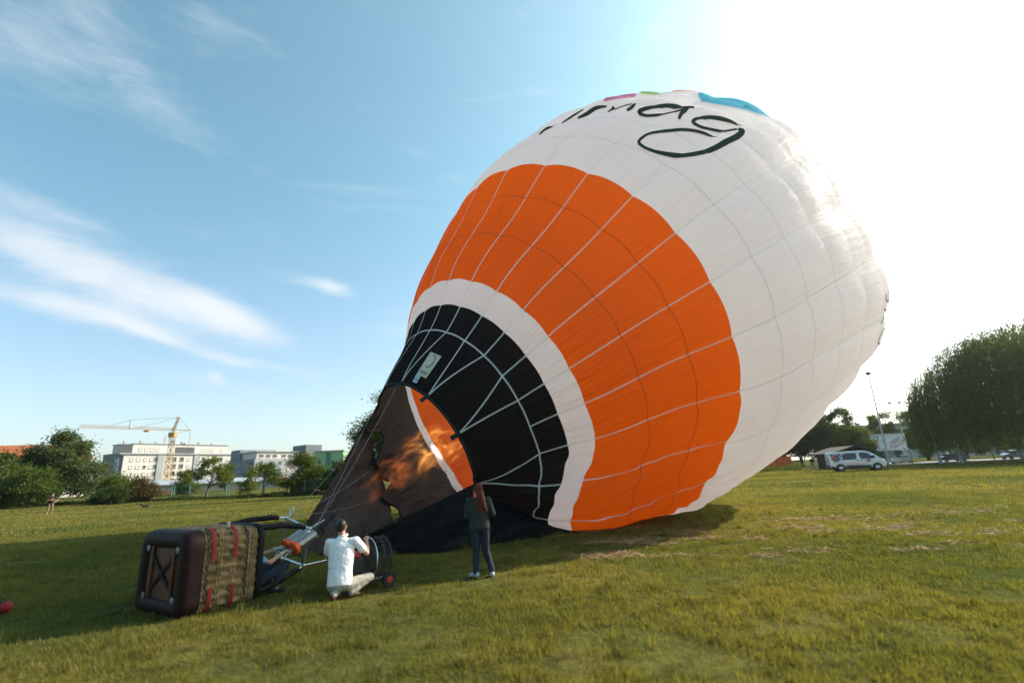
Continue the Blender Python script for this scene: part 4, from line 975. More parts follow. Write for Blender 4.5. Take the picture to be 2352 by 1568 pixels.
tr = Vector((0, 0, 18.4)).lerp(jt, .30)
MB().box(tr.x - .7, tr.x + .7, tr.y - .5, tr.y + .5, tr.z - .5, tr.z - .05).build('trolley', YEL, crane)
MB().box(-2.2, 2.2, -2.2, 2.2, 0, .8).build('ballast', LGREY, crane)

# ------------------------------------------------------------------ fences
FG = mat('fence_green', (.085, .24, .19), .6)
mt, g = newmat('fence_mesh')
tc = g.n('ShaderNodeTexCoord'); sp = g.n('ShaderNodeSeparateXYZ'); g.put(sp.inputs[0], tc.outputs['Object'])
def wires(c, period, w_): return g.math('LESS_THAN', g.math('FRACT', g.math('DIVIDE', c, period)), w_)
wv = g.math('MAXIMUM', wires(sp.outputs[0], .06, .10), wires(sp.outputs[2], .06, .10))
df = g.n('ShaderNodeBsdfDiffuse'); df.inputs[0].default_value = (.055, .17, .13, 1); tp = g.n('ShaderNodeBsdfTransparent')
mx = g.n('ShaderNodeMixShader'); g.put(mx.inputs[0], wv); g.put(mx.inputs[1], tp.outputs[0]); g.put(mx.inputs[2], df.outputs[0])
o_ = g.n('ShaderNodeOutputMaterial'); g.put(o_.inputs[0], mx.outputs[0]); FMESH = mt
def fence(label, a, b, h, bay, double=3, group='wire fences round the field'):
    a, b = Vector((*a, 0)), Vector((*b, 0)); d = b - a; L = d.length; n = int(L / bay)
    root = thing('wire_fence', label, 'fence', (a.x, a.y, 0), math.atan2(d.y, d.x), group)
    pm = MB().tube([(0, 0, -.1), (0, 0, h + .05)], .065, 6).mesh('post')
    for i in range(n + 1):
        x = L * i / n; q = a + d * i / n; z = gzf(q.x, q.y)
        o = link('post', pm, FG, root); o.location = (x, 0, z)
        if double and i % double == 0: o = link('post', pm, FG, root); o.location = (x + .45, 0, z)
    zs = [gzf(*(a + d * i / n).xy) for i in range(n + 1)]
    for hh_ in (h, .12): MB().tube([(L * i / n, .05, zs[i] + hh_) for i in range(n + 1)], .028, 5).build('rail', FG, root)
    for i in range(n):
        x0, x1 = L * i / n + .06, L * (i + 1) / n - .06
        MB().add([(x0, .03, zs[i] + .12), (x1, .03, zs[i + 1] + .12), (x1, .03, zs[i + 1] + h), (x0, .03, zs[i] + h)], [(0, 1, 2, 3)]).build('mesh_panel', FMESH, root)
    return root
fence('green wire fence between the field and the white flats', (-88, 83.4), (-14, 66.6), 2.0, 3.1)
fence('green wire fence behind the hut and the orange net', (18, 73), (46, 76.5), 1.9, 3.0, 0)
fence('green wire fence along the parking place under the willow', (46.2, 74), (92, 58), 1.9, 2.9, 0)
# orange safety net hung on the fence
nt_ = thing('safety_net', 'orange plastic safety net hung along the fence', 'net', (19, 72.6, 0), math.atan2(3.5, 28))
NET = mat('orange_net', (.62, .13, .03), .7, var=.25, vscale=2.)
P = [[(x * .7, .04 * math.sin(x * 1.3), gzf(19 + x * .7, 73 + x * .08) + .55 + k * .23 + .06 * math.sin(x * .9 + k)) for x in range(32)] for k in range(7)]
solidify(MB().grid(P).build('netting', NET, nt_), .01)
for i in range(6): MB().tube([(i * 4.3 + .1, .03, .2), (i * 4.3 + .1, .03, 2.1)], .03, 5).build('stake', FG, nt_)
# parking place with kerb, in view under the willow
ROAD = mat('pale_asphalt', (.20, .20, .20), .9, var=.15, vscale=.5)
mb = MB(); pts = [(50, 79), (140, 66), (150, 90), (60, 104)]
mb.add([(x, y, gzf(x, y) + .02) for x, y in pts], [(0, 1, 2, 3)]); tag(mb.build('parking_place', ROAD), kind='structure')
mb = MB(); mb.bar((50, 78.6, .36), (140, 65.6, .36), .25, .16); tag(mb.build('kerb', LGREY), kind='structure')

# ------------------------------------------------------------------ billboard, poles, lamps
bb = thing('billboard', 'white billboard with coloured dot logos on a grey pillar', 'billboard', (66.6, 95, .3), R(2))
BW = mat('billboard_white', (.70, .72, .74), .6); STEEL = mat('galvanised_steel', (.45, .46, .45), .45, metal=.4, var=.1)
MB().box(0, 6.7, 0, .18, 2.4, 5.3).build('panel', BW, bb); MB().box(-.1, 6.8, -.35, .3, 5.3, 5.45).build('hood', STEEL, bb)
MB().box(2.9, 4.1, .2, 1.0, 0, 2.4).build('pillar', LGREY, bb); MB().bar((6.2, .5, 0), (6.2, .5, 2.4), .25).build('post', STEEL, bb)
MB().box(0, 6.7, -.03, 0, 2.34, 2.4).build('frame', STEEL, bb)
pc = {'r': (.62, .10, .08), 'o': (.70, .28, .06), 'b': (.08, .25, .50), 'g': (.25, .45, .16), 'y': (.70, .52, .08), 'n': (.10, .12, .30), 't': (.10, .40, .45)}
def disc(x, z, r_, c, hole=0):
    mb = MB()
    if hole: mb.tube([(x + r_ * .75 * math.cos(2 * math.pi * i / 12), -.012, z + r_ * .75 * math.sin(2 * math.pi * i / 12)) for i in range(12)], r_ * .28, 4, closed=True)
    else: mb.lathe([(r_, 0), (r_, .02)], (x, -.005, z), (0, -1, 0), 12)
    mb.build('logo_dot', mat('print_' + c, pc[c], .7), bb)
for i in range(11):
    a = 2 * math.pi * i / 11; disc(1.0 + .42 * math.cos(a), 4.55 + .42 * math.sin(a), .13 + .04 * (i % 2), 'tbtgyyorrrb'[i])
for rI, (row, x0, z0) in enumerate((('orrnntgyor', 3.6, 3.55), ('nbtgyorrbt', 3.55, 3.05), ('  rrnbbgyo', 3.6, 2.62))):
    for i, c in enumerate(row):
        x, z = x0 + i * .34, z0 + i * .135 - rI * .02
        if c != ' ' and x < 6.6: disc(x, z, .15, c, (i + rI) % 2)
def dash(x0, z0, x1, z1, h, c):
    MB().bar((x0, -.012, z0), (x1, -.012, z1), .02, h).build('print_line', mat('print_' + c, pc[c], .7), bb)
dash(3.9, 4.0, 5.6, 4.75, .17, 'b'); dash(3.4, 3.78, 3.75, 3.93, .12, 'r')
for i, (x, z, l) in enumerate(((1.9, 4.3, .9), (2.05, 4.05, .8), (2.2, 3.8, .5), (2.35, 3.3, .6))): dash(x, z, x + l, z + l * .38, .10, 'n' if i < 3 else 'r')
for i, x in enumerate((1.6, 2.3, 3.0, 3.7, 4.6, 5.4, 6.0)): dash(x, 2.6, x + .4, 2.6, .07, 'nrnnngn'[i])
def lamp_post(label, x, y, h, heads):
    z = gzf(x, y); o = thing('street_lamp', label, 'lamp', (x, y, z), 0, 'street lamps of the parking place')
    MB().tube([(0, 0, 0), (0, 0, h)], [.13, .07], 8).build('pole', STEEL, o, smooth=True)
    MB().lathe([(.2, 0), (.2, .35), (.13, .4)], n=8).build('base', STEEL, o)
    for s_ in heads:
        if s_: MB().tube([(0, 0, h - .05), (s_ * .8, 0, h + .12)], .045, 6).build('arm', STEEL, o)
        q = Vector((s_ * 1.1, 0, h + .15))
        MB().lathe([(.05, .28), (.3, .2), (.42, .02), (.36, -.12), (.1, -.2)], q, (0, 0, 1), 14).build('lamp_head', mat('lamp_glass_dark', (.10, .11, .11), .35), o, smooth='all')
lamp_post('tall single head street lamp with a long pole beside the billboard', 54.5, 75, 13.6, (0,))
lamp_post('two headed street lamp standing behind the billboard', 84.2, 110, 12.5, (-1, 1))
for lb, x, y in (('bare steel pole leaning beside the parking kerb, near the billboard', 57.5, 69.5), ('bare steel pole beside the parking kerb, near the willow', 60.2, 69.3)):
    o = MB().tube([(0, 0, 0), (-.25, 0, 3.2), (-.7, 0, 8.8)], [.17, .13, .11], 8).build('steel_pole', STEEL, smooth=True); o.location = (x, y, gzf(x, y)); tag(o, lb, 'pole')

# ------------------------------------------------------------------ hut
hut = thing('wooden_hut', 'dark wooden hut with a wide low gable roof behind the van', 'hut', (41.0, 66.5, gzf(41, 66.5)), R(-6)); hut.scale = (.70, 1, .95)
WOOD = mat('dark_stained_wood', (.035, .022, .015), .8, var=.3, vscale=3.); ROOFD = mat('dark_bitumen_roof', (.045, .043, .042), .9, var=.2, vscale=2.)
for i in range(12): MB().box(.35, 6.6, .0 + .004 * (i % 2), .10, .02 + i * .185, .19 + i * .185).build('plank', WOOD, hut)
MB().box(.35, 6.6, .11, 4.5, 0, 2.2).build('wall', WOOD, hut)
for s_ in (0, 1):
    mb = MB(); x0, x1 = (-.6, 3.6) if s_ == 0 else (7.8, 3.6)
    mb.add([(x0, -1., 2.15), (x1, -1., 3.05), (x1, 5.2, 3.05), (x0, 5.2, 2.15), (x0, -1., 2.02), (x1, -1., 2.92), (x1, 5.2, 2.92), (x0, 5.2, 2.02)], [(0, 1, 2, 3), (7, 6, 5, 4), (0, 4, 5, 1), (3, 2, 6, 7), (0, 3, 7, 4), (1, 5, 6, 2)])
    mb.build('roof', ROOFD, hut)
mb = MB(); mb.prism([(.2, 2.2), (3.6, 2.92), (7.0, 2.2)], lambda u, v, t: (u, t, v), .0, .09); mb.build('gable', WOOD, hut)
for x in (.1, 6.9): MB().bar((x, -.7, 0), (x, -.7, 2.1), .16).build('post', WOOD, hut)

# ------------------------------------------------------------------ parked cars far behind the fence
CARG = mat('tyre_rubber', (.02, .02, .02), .9)
def small_car(label, x, y, rz, col):
    o = thing('parked_car', label, 'car', (x, y, gzf(x, y) + .02), rz, 'cars on the parking place')
    pm_ = mat('paint_' + '_'.join(str(int(c * 99)) for c in col), col, .3, coat=.6)
    P = []
    for xx, zb, zt, wb in ((-2.1, .35, .75, .6), (-2.0, .3, .95, .78), (-1.5, .28, 1.0, .84), (0, .25, 1.0, .86), (1.3, .28, .95, .84), (1.9, .3, .78, .76), (2.08, .35, .6, .6)):
        P.append([(xx, -wb, zb), (xx, -wb, (zb + zt) / 2), (xx, -wb * .93, zt), (xx, wb * .93, zt), (xx, wb, (zb + zt) / 2), (xx, wb, zb), (xx, -wb, zb)])
    mb = MB().grid(P); n_ = len(mb.v); mb.f += [tuple(range(6)), tuple(range(n_ - 2, n_ - 8, -1))]
    mb.build('body', pm_, o, smooth=True)
    P = [[(xx, -wb, 1.0 - .02), (xt, -wb * .8, zt), (xt, wb * .8, zt), (xx, wb, .98)] for xx, xt, zt, wb in ((-1.7, -1.35, 1.3, .74), (-1.2, -1.0, 1.46, .78), (.3, .1, 1.47, .78), (1.2, .55, 1.3, .76))]
    MB().grid(P).build('cabin', GLASS, o, smooth=True)
    for xx in (-1.3, 1.3):
        for s_ in (-1, 1): MB().lathe([(.22, 0), (.31, .02), (.31, .18), (.22, .2)], (xx, s_ * .84 - .1 * s_ - .1, .31), (0, 1, 0), 14).build('wheel', CARG, o)
small_car('dark silver car parked farthest along behind the willow curtain', 82, 84, R(172), (.14, .15, .16))
small_car('pale grey car parked near the billboard pillar', 69, 92, R(80), (.40, .41, .41))
small_car('dark blue car parked between the billboard and the steel poles', 73.5, 86.5, R(172), (.05, .07, .12))
small_car('charcoal car parked beneath the middle of the willow', 97, 80.5, R(172), (.10, .11, .12))

# ------------------------------------------------------------------ wicker basket lying on its side
BRZ = math.atan2(BAX[1], BAX[0])
basket = thing('balloon_basket', 'wicker balloon basket tipped on its side with dark leather base and red straps', 'basket', (B0[0] - .06 * BAX[0], B0[1] - .06 * BAX[1], 0), BRZ); basket.scale = (1.08, 1, 1)
WICK = mat('wicker_cane', (.33, .205, .088), .65, var=.5, vscale=9., bump=.3, bscale=60.)
WICKD = mat('wicker_backing', (.16, .10, .045), .8, var=.3, vscale=8.)
LEATH = mat('dark_oxblood_leather', (.014, .0045, .0035), .6, var=.5, vscale=5., bump=.2, bscale=30., spec=.18)
PADK = mat('black_padded_vinyl', (.006, .006, .007), .6, spec=.2, bump=.2, bscale=25.)
PLY = mat('varnished_plywood', (.075, .026, .009), .5, var=.4, vscale=3.)
REDW = mat('red_webbing', (.27, .010, .010), .7, var=.25, vscale=12.)
ROPE = mat('dark_rope', (.05, .042, .034), .9)
HY, HZ, CR = .69, .55, .17
def rrect(u, inset=0., rad=None):
    """point at fraction u round the basket section, starting mid near side going up"""
    hy, hz = HY - inset, HZ - inset; r_ = max(.03, (rad or CR) - inset)
    segs = [2 * (hz - r_), math.pi / 2 * r_, 2 * (hy - r_), math.pi / 2 * r_] * 2
    L = sum(segs); d = (u % 1.) * L
    c = [(-hy, -(hz - r_), 0, 1), None, (-(hy - r_), hz, 1, 0), None, (hy, hz - r_, 0, -1), None, (hy - r_, -hz, -1, 0), None]
    cc = [None, (-(hy - r_), hz - r_, math.pi, -1), None, (hy - r_, hz - r_, math.pi / 2, -1), None, (hy - r_, -(hz - r_), 0, -1), None, (-(hy - r_), -(hz - r_), -math.pi / 2, -1)]
    for i in range(8):
        if d <= segs[i] or i == 7:
            if i % 2 == 0:
                y0, z0, dy, dz = c[i]; return (HY + y0 + dy * d, HZ + z0 + dz * d)
            y0, z0, a0, sg = cc[i]; a = a0 + sg * d / r_
            return (HY + y0 + r_ * math.cos(a), HZ + z0 + r_ * math.sin(a))
        d -= segs[i]
def bulge(x): return -.022 * math.sin(math.pi * min(1, max(0, (x - .1) / .9)))
def ring(x, inset, n, amp=0., k=0, ph=0.):
    out = []
    for i in range(n):
        u = i / n; y, z = rrect(u, inset + bulge(x) - amp * math.sin(2 * math.pi * k * u + ph)); out.append((x, y, z))
    return out
mb = MB(); P = [ring(x, .028, 80) + ring(x, .028, 80)[:1] for x in np.linspace(.16, 1.0, 9)]
mb.grid(P); P = [ring(x, .05, 80) + ring(x, .05, 80)[:1] for x in np.linspace(.16, 1.0, 9)]; mb.grid(P)
mb.build('wall_backing', WICKD, basket)
mb = MB(); rj = random.Random(3); x = .205; i = 0
walings = (.235, .27, .415, .445, .60, .635, .80, .835)
while x < .985:
    wal = min(abs(x - q) for q in walings) < .009
    r_ = .0125 if wal else (.0072 if x < .84 else .0085)
    off = -.016 if wal else rj.uniform(-.002, .002)
    amp, ph = (.010, math.pi * (i % 2)) if (wal or x > .84) else (.016, .55 * math.sin(x * 9))
    mb.tube(ring(x, .008 + off, 300, amp, 37 if not wal else 60, ph), r_, 4, closed=True)
    x += .0225 if wal else (.0135 if x < .84 else .021); i += 1
wk = mb.build('wicker_weave', WICK, basket, smooth='all'); tag(wk, kind='stuff')
# stakes standing between the woven rows near the rim
mb = MB()
for q in range(74):
    y, z = rrect(q / 74, .012); mb.tube([(.2, y, z), (.985, y, z)], .006, 4)
tag(mb.build('stakes', WICKD, basket), kind='stuff')
# leather skirt round the base, floor board, cross straps
prof_ = [(.225, -.018), (.215, -.030), (.15, -.034), (.07, -.030), (.02, -.005), (-.012, .035), (-.02, .10), (-.016, .16), (.004, .195), (.05, .21)]
P = [ring(x, ins, 88) + ring(x, ins, 88)[:1] for x, ins in prof_]
MB().grid(P).build('leather_base', LEATH, basket, smooth='all')
mb = MB()
pts = [rrect(i / 60, .20) for i in range(60)]
mb.prism(pts, lambda u, v, t: (t, u, v), .03, .055); fl = mb.build('floor_board', PLY, basket)
for a, b_2 in (((.25, .23), (1.13, .87)), ((.25, .87), (1.13, .23))):
    P = [Vector((.012 if i != 3 else .004, a[0] + (b_2[0] - a[0]) * i / 6, a[1] + (b_2[1] - a[1]) * i / 6)) for i in range(7)]
    d = (P[-1] - P[0]).normalized(); s_ = Vector((0, -d.z, d.y)) * .028
    mb = MB().grid([[q - s_, q + s_] for q in P]); solidify(mb.build('cross_strap', PADK, basket), .008)
for y in (.36, 1.02): MB().box(.0, .029, y - .03, y + .03, .19, .91).build('runner', PLY, basket, bevel=.006)
for y, z in ((.24, .22), (.24, .88), (1.14, .22), (1.14, .88)): MB().lathe([(.05, 0), (.05, .012), (.02, .018)], (.004, y, z), (-1, 0, 0), 10).build('corner_plate', mat('dull_steel_plate', (.22, .23, .22), .5, metal=.6), basket)
MB().tube(ring(1.02, .01, 72), .055, 8, closed=True).build('padded_rim', PADK, basket, smooth='all')
# red straps threaded through the weave
def strap(x, u0, u1):
    n_ = 20; P = []
    for i in range(n_ + 1):
        u = u0 + (u1 - u0) * i / n_; y, z = rrect(u, -.030 + bulge(x)); P.append([(x - .024, y, z), (x + .024, y, z)])
    solidify(MB().grid(P).build('red_strap', REDW, basket), .006)
LT = 2 * (2 * (HZ - CR) + 2 * (HY - CR) + math.pi * CR); uz = lambda z: (z - CR) / LT
for x in (.33, .625):
    strap(x, uz(.66), uz(.93) + .075); strap(x, -.06, uz(.33))
# side ropes and little metal post
for x, dz in ((.27, 0), (.80, .02)):
    P = [(x + .012 * math.sin(i * 2.1), *rrect(uz(.15) + i * (uz(.93) + .05 - uz(.15)) / 26, -.034 + bulge(x) + .008 * math.sin(i * 1.7))) for i in range(27)]
    MB().tube(P, .011, 6).build('hand_rope', ROPE, basket, smooth='all')
MB().lathe([(.022, 0), (.022, .03), (.016, .03), (.016, .055), (.026, .055), (.026, .075)], (.58, .12, 1.13), (0, 0, 1), 10).build('rope_cleat', mat('bright_steel', (.6, .6, .6), .25, metal=.9), basket)
MB().tube([(-.01, 1.15, .25), (-.10, 1.22, .15), (-.20, 1.30, .04), (-.34, 1.36, .015)], .012, 6).build('tether_rope', ROPE, basket)

# burner frame, uprights and burners, still joined to the basket rim
SS = MATS['bright_steel']
burner = thing('gas_burner', 'steel burner frame with padded uprights and two orange capped burners', 'burner', (B0[0], B0[1], 0), BRZ)
nt3, ft3, nb3, fb3 = (2.10, .24, .94), (2.10, .97, 1.12), (2.10, .36, .32), (2.10, 1.05, .42)
for a, q, sg in (((1.03, .06, 1.06), nt3, 1), ((1.03, 1.22, 1.06), ft3, 1), ((1.03, .06, .10), nb3, 0), ((1.03, 1.22, .10), fb3, 0)):
    a, q = Vector(a), Vector(q); P = [a.lerp(q, i / 8) + Vector((0, 0, (.05 if sg else -.02) * math.sin(math.pi * i / 8) + .008 * math.sin(i * 2.3))) for i in range(9)]
    MB().tube(P[:8], [.05, .046, .05, .045, .05, .047, .05, .042], 9).build('padded_upright', PADK, burner, smooth='all')
    MB().tube([P[7], P[8]], .018, 8).build('upright_end', SS, burner, smooth=True)
crn = [Vector(nt3), Vector(ft3), Vector(fb3), Vector(nb3)]
for i in range(4): MB().tube([crn[i], crn[(i + 1) % 4]], .021, 8).build('frame_tube', SS, burner, smooth=True)
for i in range(4): MB().ball(crn[i], .034, 10).build('corner_block', SS, burner, smooth='all')
def carabiner(c, d):
    c, d = Vector(c), Vector(d).normalized(); s_ = frame_of(d)[0]
    P = [c + d * (.085 * math.cos(t_)) * 1. + s_ * .033 * math.sin(t_) for t_ in np.linspace(0, 2 * math.pi, 18, endpoint=False)]
    MB().tube(P, .0075, 6, closed=True).build('carabiner', SS, burner, smooth='all')
carabiner((2.16, .90, 1.24), (.25, -.05, .9)); carabiner((2.13, .93, 1.15), (.1, -.02, .9)); carabiner((2.22, .12, 1.03), (.7, -.45, .55)); carabiner((2.14, .20, .97), (.5, -.2, .4))
ORC = mat('orange_burner_cap', (.72, .10, .02), .45); COIL = mat('burner_coil_steel', (.48, .48, .46), .3, metal=.9); CAN = mat('blackened_can', (.03, .03, .03), .5, metal=.5)
for dy, dz in ((0, 0), (.235, .035)):
    a, e = Vector((1.80, .22 + dy, .655 + dz)), Vector((2.20, .24 + dy, .835 + dz)); d = (e - a).normalized(); L = (e - a).length
    MB().lathe([(.088, 0), (.088, L * .96)], a + d * .03, d, 20).build('burner_can', CAN, burner, smooth=True)
    P = []
    x_, y_ = frame_of(d)
    for i in range(15 * 18):
        t_ = 2 * math.pi * i / 18; P.append(a + d * (.06 + (L - .07) * i / 270) + (x_ * math.cos(t_) + y_ * math.sin(t_)) * .094)
    MB().tube(P, .0105, 6).build('burner_coil', COIL, burner, smooth='all')
    MB().lathe([(.03, -.05), (.075, -.045), (.112, -.03), (.112, .045), (.098, .05), (.098, .0)], a, d, 20).build('burner_cap', ORC, burner, smooth=True)
    MB().bar(a - d * .05, a - d * .15, .05, .05).bar(a - d * .10 + Vector((0, -.04, 0)), a - d * .10 + Vector((0, .04, .02)), .03, .03).build('valve_block', SS, burner)
    MB().bar(a - d * .12 + Vector((0, 0, .0)), a - d * .22 + Vector((0, .0, -.06)), .022, .03).build('blast_lever', SS, burner, bevel=.004)
MB().tube([Vector(nt3), (1.98, .20, .72), (1.96, .30, .45), Vector(nb3)], .014, 6).build('burner_yoke', SS, burner, smooth=True)
MB().tube([(1.78, .26, .60), (1.92, .16, .50), (1.98, .22, .30), (1.75, .45, .10), (1.2, .7, .12)], .012, 6).build('fuel_hose', PADK, burner, smooth='all')
MB().tube([(1.80, .45, .66), (1.72, .55, .52), (1.85, .80, .30), (1.4, .95, .12)], .012, 6).build('fuel_hose', PADK, burner, smooth='all')
MB().tube([(2.10, .36, .32), (2.5, .30, .34), (3.0, .22, .50), (3.4, .18, .58)], .010, 6).build('upright_rod', SS, burner, smooth=True)
MB().tube([(2.12, .40, .29), (2.55, .33, .32), (3.0, .26, .46)], .009, 6).build('red_cord', REDW, burner, smooth=True)
MB().tube([(2.10, .36, .30), (2.05, .34, .18), (2.0, .33, .04), (1.7, .25, .02), (1.3, .1, .02)], .007, 5).build('green_cord', mat('green_cord', (.04, .18, .12), .8), burner)

# ------------------------------------------------------------------ people
SKIN = mat('skin', (.42, .22, .145), .55, var=.08, vscale=12.)
def organic(name, mb, mt, parent, voxel=.011, smooth=6, disp=0., dscale=.12):
    """melt overlapping shapes into one continuous skin"""
    me = mb.mesh(name); o = link(name, me, mt, parent)
    r_ = o.modifiers.new('r', 'REMESH'); r_.mode = 'VOXEL'; r_.voxel_size = voxel; r_.use_smooth_shade = True
    s_ = o.modifiers.new('s', 'SMOOTH'); s_.factor = .5; s_.iterations = smooth
    if disp:
        tx = bpy.data.textures.new('folds', 'CLOUDS'); tx.noise_scale = dscale; tx.noise_depth = 3
        d_ = o.modifiers.new('d', 'DISPLACE'); d_.texture = tx; d_.strength = disp; d_.mid_level = .5; d_.texture_coords = 'LOCAL'
    dg = bpy.context.evaluated_depsgraph_get(); dg.update()
    nm = bpy.data.meshes.new_from_object(o.evaluated_get(dg)); o.modifiers.clear()
    o.data = nm; nm.name = name
    if not nm.materials: nm.materials.append(mt)
    for p in nm.polygons: p.use_smooth = True
    return o
def limb(mb, a, b, ra, rb, n=10):
    a, b = Vector(a), Vector(b); mb.tube([a, a.lerp(b, .5), b], [ra, (ra + rb) / 2 * 1.02, rb], n); mb.ball(a, ra, n); mb.ball(b, rb, n); return mb
def basis(upv, frontv):
    u = Vector(upv).normalized(); f = Vector(frontv); f = (f - u * f.dot(u)).normalized(); s_ = f.cross(u)
    return Matrix((s_, f, u)).transposed()
def hand(mb, w_, d, n, s=1., curl=.7, flip=1):
    """palm, four fingers and a thumb from the wrist w_ along d; n is the palm normal"""
    w_, d, n = Vector(w_), Vector(d).normalized(), Vector(n); n = (n - d * n.dot(d)).normalized(); a = d.cross(n) * flip
    for k in (-1, 0, 1): limb(mb, w_, w_ + d * .085 * s + a * .026 * k * s, .021 * s, .017 * s, 8)
    for k, L in ((-1.5, .058), (-.5, .074), (.5, .078), (1.5, .068)):
        b0 = w_ + d * .088 * s + a * .017 * k * s
        m1 = b0 + (d * math.cos(curl * .6) + n * math.sin(curl * .6)) * L * .5 * s
        m2 = m1 + (d * math.cos(curl * 1.7) + n * math.sin(curl * 1.7)) * L * .55 * s
        limb(mb, b0, m1, .0098 * s, .009 * s, 7); limb(mb, m1, m2, .009 * s, .008 * s, 7)
    t0 = w_ + d * .025 * s + a * .03 * s; t1 = t0 + (d * .7 + a * .65 + n * .25).normalized() * .045 * s
    limb(mb, t0, t1, .013 * s, .011 * s, 7); limb(mb, t1, t1 + (d * .85 + n * .5).normalized() * .035 * s, .0105 * s, .009 * s, 7)
def person(root, J, look, shirt, trousers, shoe, hairm, voxel=.011, sleeve=.55, shorts=0., build=1., gloves=None, palm=(0, 0, -1), folds=.012, hair=None, face=True):
    J = {k: Vector(v) for k, v in J.items()}
    upv = (J['neck'] - J['pel']); side = (J['shR'] - J['shL']).normalized(); front = upv.cross(side) * -1
    if front.dot(Vector(look)) < -.3: pass
    Mt = basis(upv, front); b = build
    Mh = basis((J['head'] - J['neck']) * .5 + Vector((0, 0, .2)), look)
    H = J['head']
    body = MB()
    body.ball(H, (.076, .094, .112), 14, Mh); body.ball(H + Mh @ Vector((0, .03, -.062)), (.056, .060, .052), 12, Mh)
    body.ball(H + Mh @ Vector((0, .098, -.018)), (.014, .020, .024), 8, Mh)
    body.ball(H + Mh @ Vector((0, .088, -.066)), (.026, .012, .009), 8, Mh)
    for s_ in (-1, 1):
        body.ball(H + Mh @ Vector((s_ * .078, -.005, -.012)), (.012, .022, .032), 8, Mh)
        body.ball(H + Mh @ Vector((s_ * .032, .082, .030)), (.024, .012, .008), 8, Mh)
    limb(body, J['neck'] - Vector((0, 0, .03)), H + Mh @ Vector((0, -.012, -.06)), .058 * b, .052)
    # trunk core so that the figure is one piece under the clothes
    limb(body, J['pel'], J['chest'], .075 * b, .075 * b); limb(body, J['chest'], J['neck'], .065 * b, .045)
    for S in 'RL':
        limb(body, J['chest'].lerp(J['neck'], .5), J['sh' + S], .045, .04 * b); limb(body, J['sh' + S], J['el' + S], .045 * b, .038 * b); limb(body, J['el' + S], J['wr' + S], .039 * b, .026 * b)
        if gloves is None: hand(body, J['wr' + S], J['wr' + S] - J['el' + S], palm, 1., .8, 1 if S == 'R' else -1)
        limb(body, J['pel'], J['hip' + S], .065, .06); limb(body, J['hip' + S], J['kn' + S], .06 * b, .046 * b); limb(body, J['kn' + S], J['an' + S], .050 * b, .034 * b)
        limb(body, J['an' + S], J['to' + S], .034, .026)
    bo_ = organic('body', body, SKIN, root, voxel, 3)
    if face:
        for s_ in (-1, 1): MB().ball(H + Mh @ Vector((s_ * .031, .086, .012)), .0105, 8).build('eye', INK, bo_)
    tor = MB(); un = upv.normalized(); hem = J['pel'] - un * .045; npt = J['neck'] - un * .05
    ctr = [hem, J['pel'] + un * .06, J['pel'].lerp(J['chest'], .55), J['chest'], J['chest'].lerp(npt, .55), J['chest'].lerp(npt, .85), npt + un * .015]
    rad = [(.178, .138), (.172, .134), (.166, .124), (.186, .132), (.178, .116), (.120, .085), (.070, .068)]
    vs, nn_ = [], 20
    for c_, (ra, rb) in zip(ctr, rad):
        for j in range(nn_):
            t_ = 2 * math.pi * j / nn_; vs.append(c_ + Mt @ Vector((ra * b * math.cos(t_), rb * b * math.sin(t_), 0)))
    fs = [(i * nn_ + j, i * nn_ + (j + 1) % nn_, (i + 1) * nn_ + (j + 1) % nn_, (i + 1) * nn_ + j) for i in range(len(ctr) - 1) for j in range(nn_)]
    fs += [tuple(range(nn_ - 1, -1, -1)), tuple((len(ctr) - 1) * nn_ + j for j in range(nn_))]
    tor.add(vs, fs)
    limb(tor, J['chest'].lerp(J['neck'], .25), J['neck'] - upv.normalized() * .03, .10 * b, .066)
    for S in 'RL':
        limb(tor, J['chest'].lerp(J['neck'], .55), J['sh' + S], .075 * b, .064 * b)
        e = J['sh' + S].lerp(J['el' + S], min(1, sleeve)); limb(tor, J['sh' + S], e, .064 * b, (.062 if sleeve < .9 else .052) * b)
        if sleeve > 1: limb(tor, J['el' + S], J['el' + S].lerp(J['wr' + S], sleeve - 1), .052 * b, .040 * b)
    organic('shirt', tor, shirt, root, voxel, 4, folds)
    leg = MB(); leg.ball(J['pel'] - upv.normalized() * .02, (.165 * b, .125 * b, .12), 14, Mt)
    for S in 'RL':
        limb(leg, J['pel'].lerp(J['hip' + S], .6), J['hip' + S], .10 * b, .094 * b); limb(leg, J['hip' + S], J['kn' + S], .092 * b, .066 * b)
        if shorts: limb(leg, J['kn' + S], J['kn' + S].lerp(J['an' + S], shorts), .072 * b, .070 * b)
        else: limb(leg, J['kn' + S], J['an' + S], .066 * b, .048 * b)
    organic('trousers', leg, trousers, root, voxel, 4, folds)
    for S in 'RL':
        sh = MB(); a, t_ = J['an' + S], J['to' + S]; d = (t_ - a); hl = a - Vector((d.x, d.y, 0)).normalized() * .04
        limb(sh, hl - Vector((0, 0, .035)), a + d * .5 - Vector((0, 0, .01)), .038, .042); limb(sh, a + d * .5 - Vector((0, 0, .01)), t_, .043, .030); limb(sh, a, hl - Vector((0, 0, .03)), .044, .04)
        organic('shoe', sh, shoe, root, voxel, 3)
        if gloves is not None:
            gm = MB(); hand(gm, J['wr' + S], J['wr' + S] - J['el' + S], palm, 1.12, .9, 1 if S == 'R' else -1); limb(gm, J['wr' + S], J['wr' + S].lerp(J['el' + S], .12), .034, .038)
            organic('glove', gm, gloves, root, .009, 2)
    hm = MB()
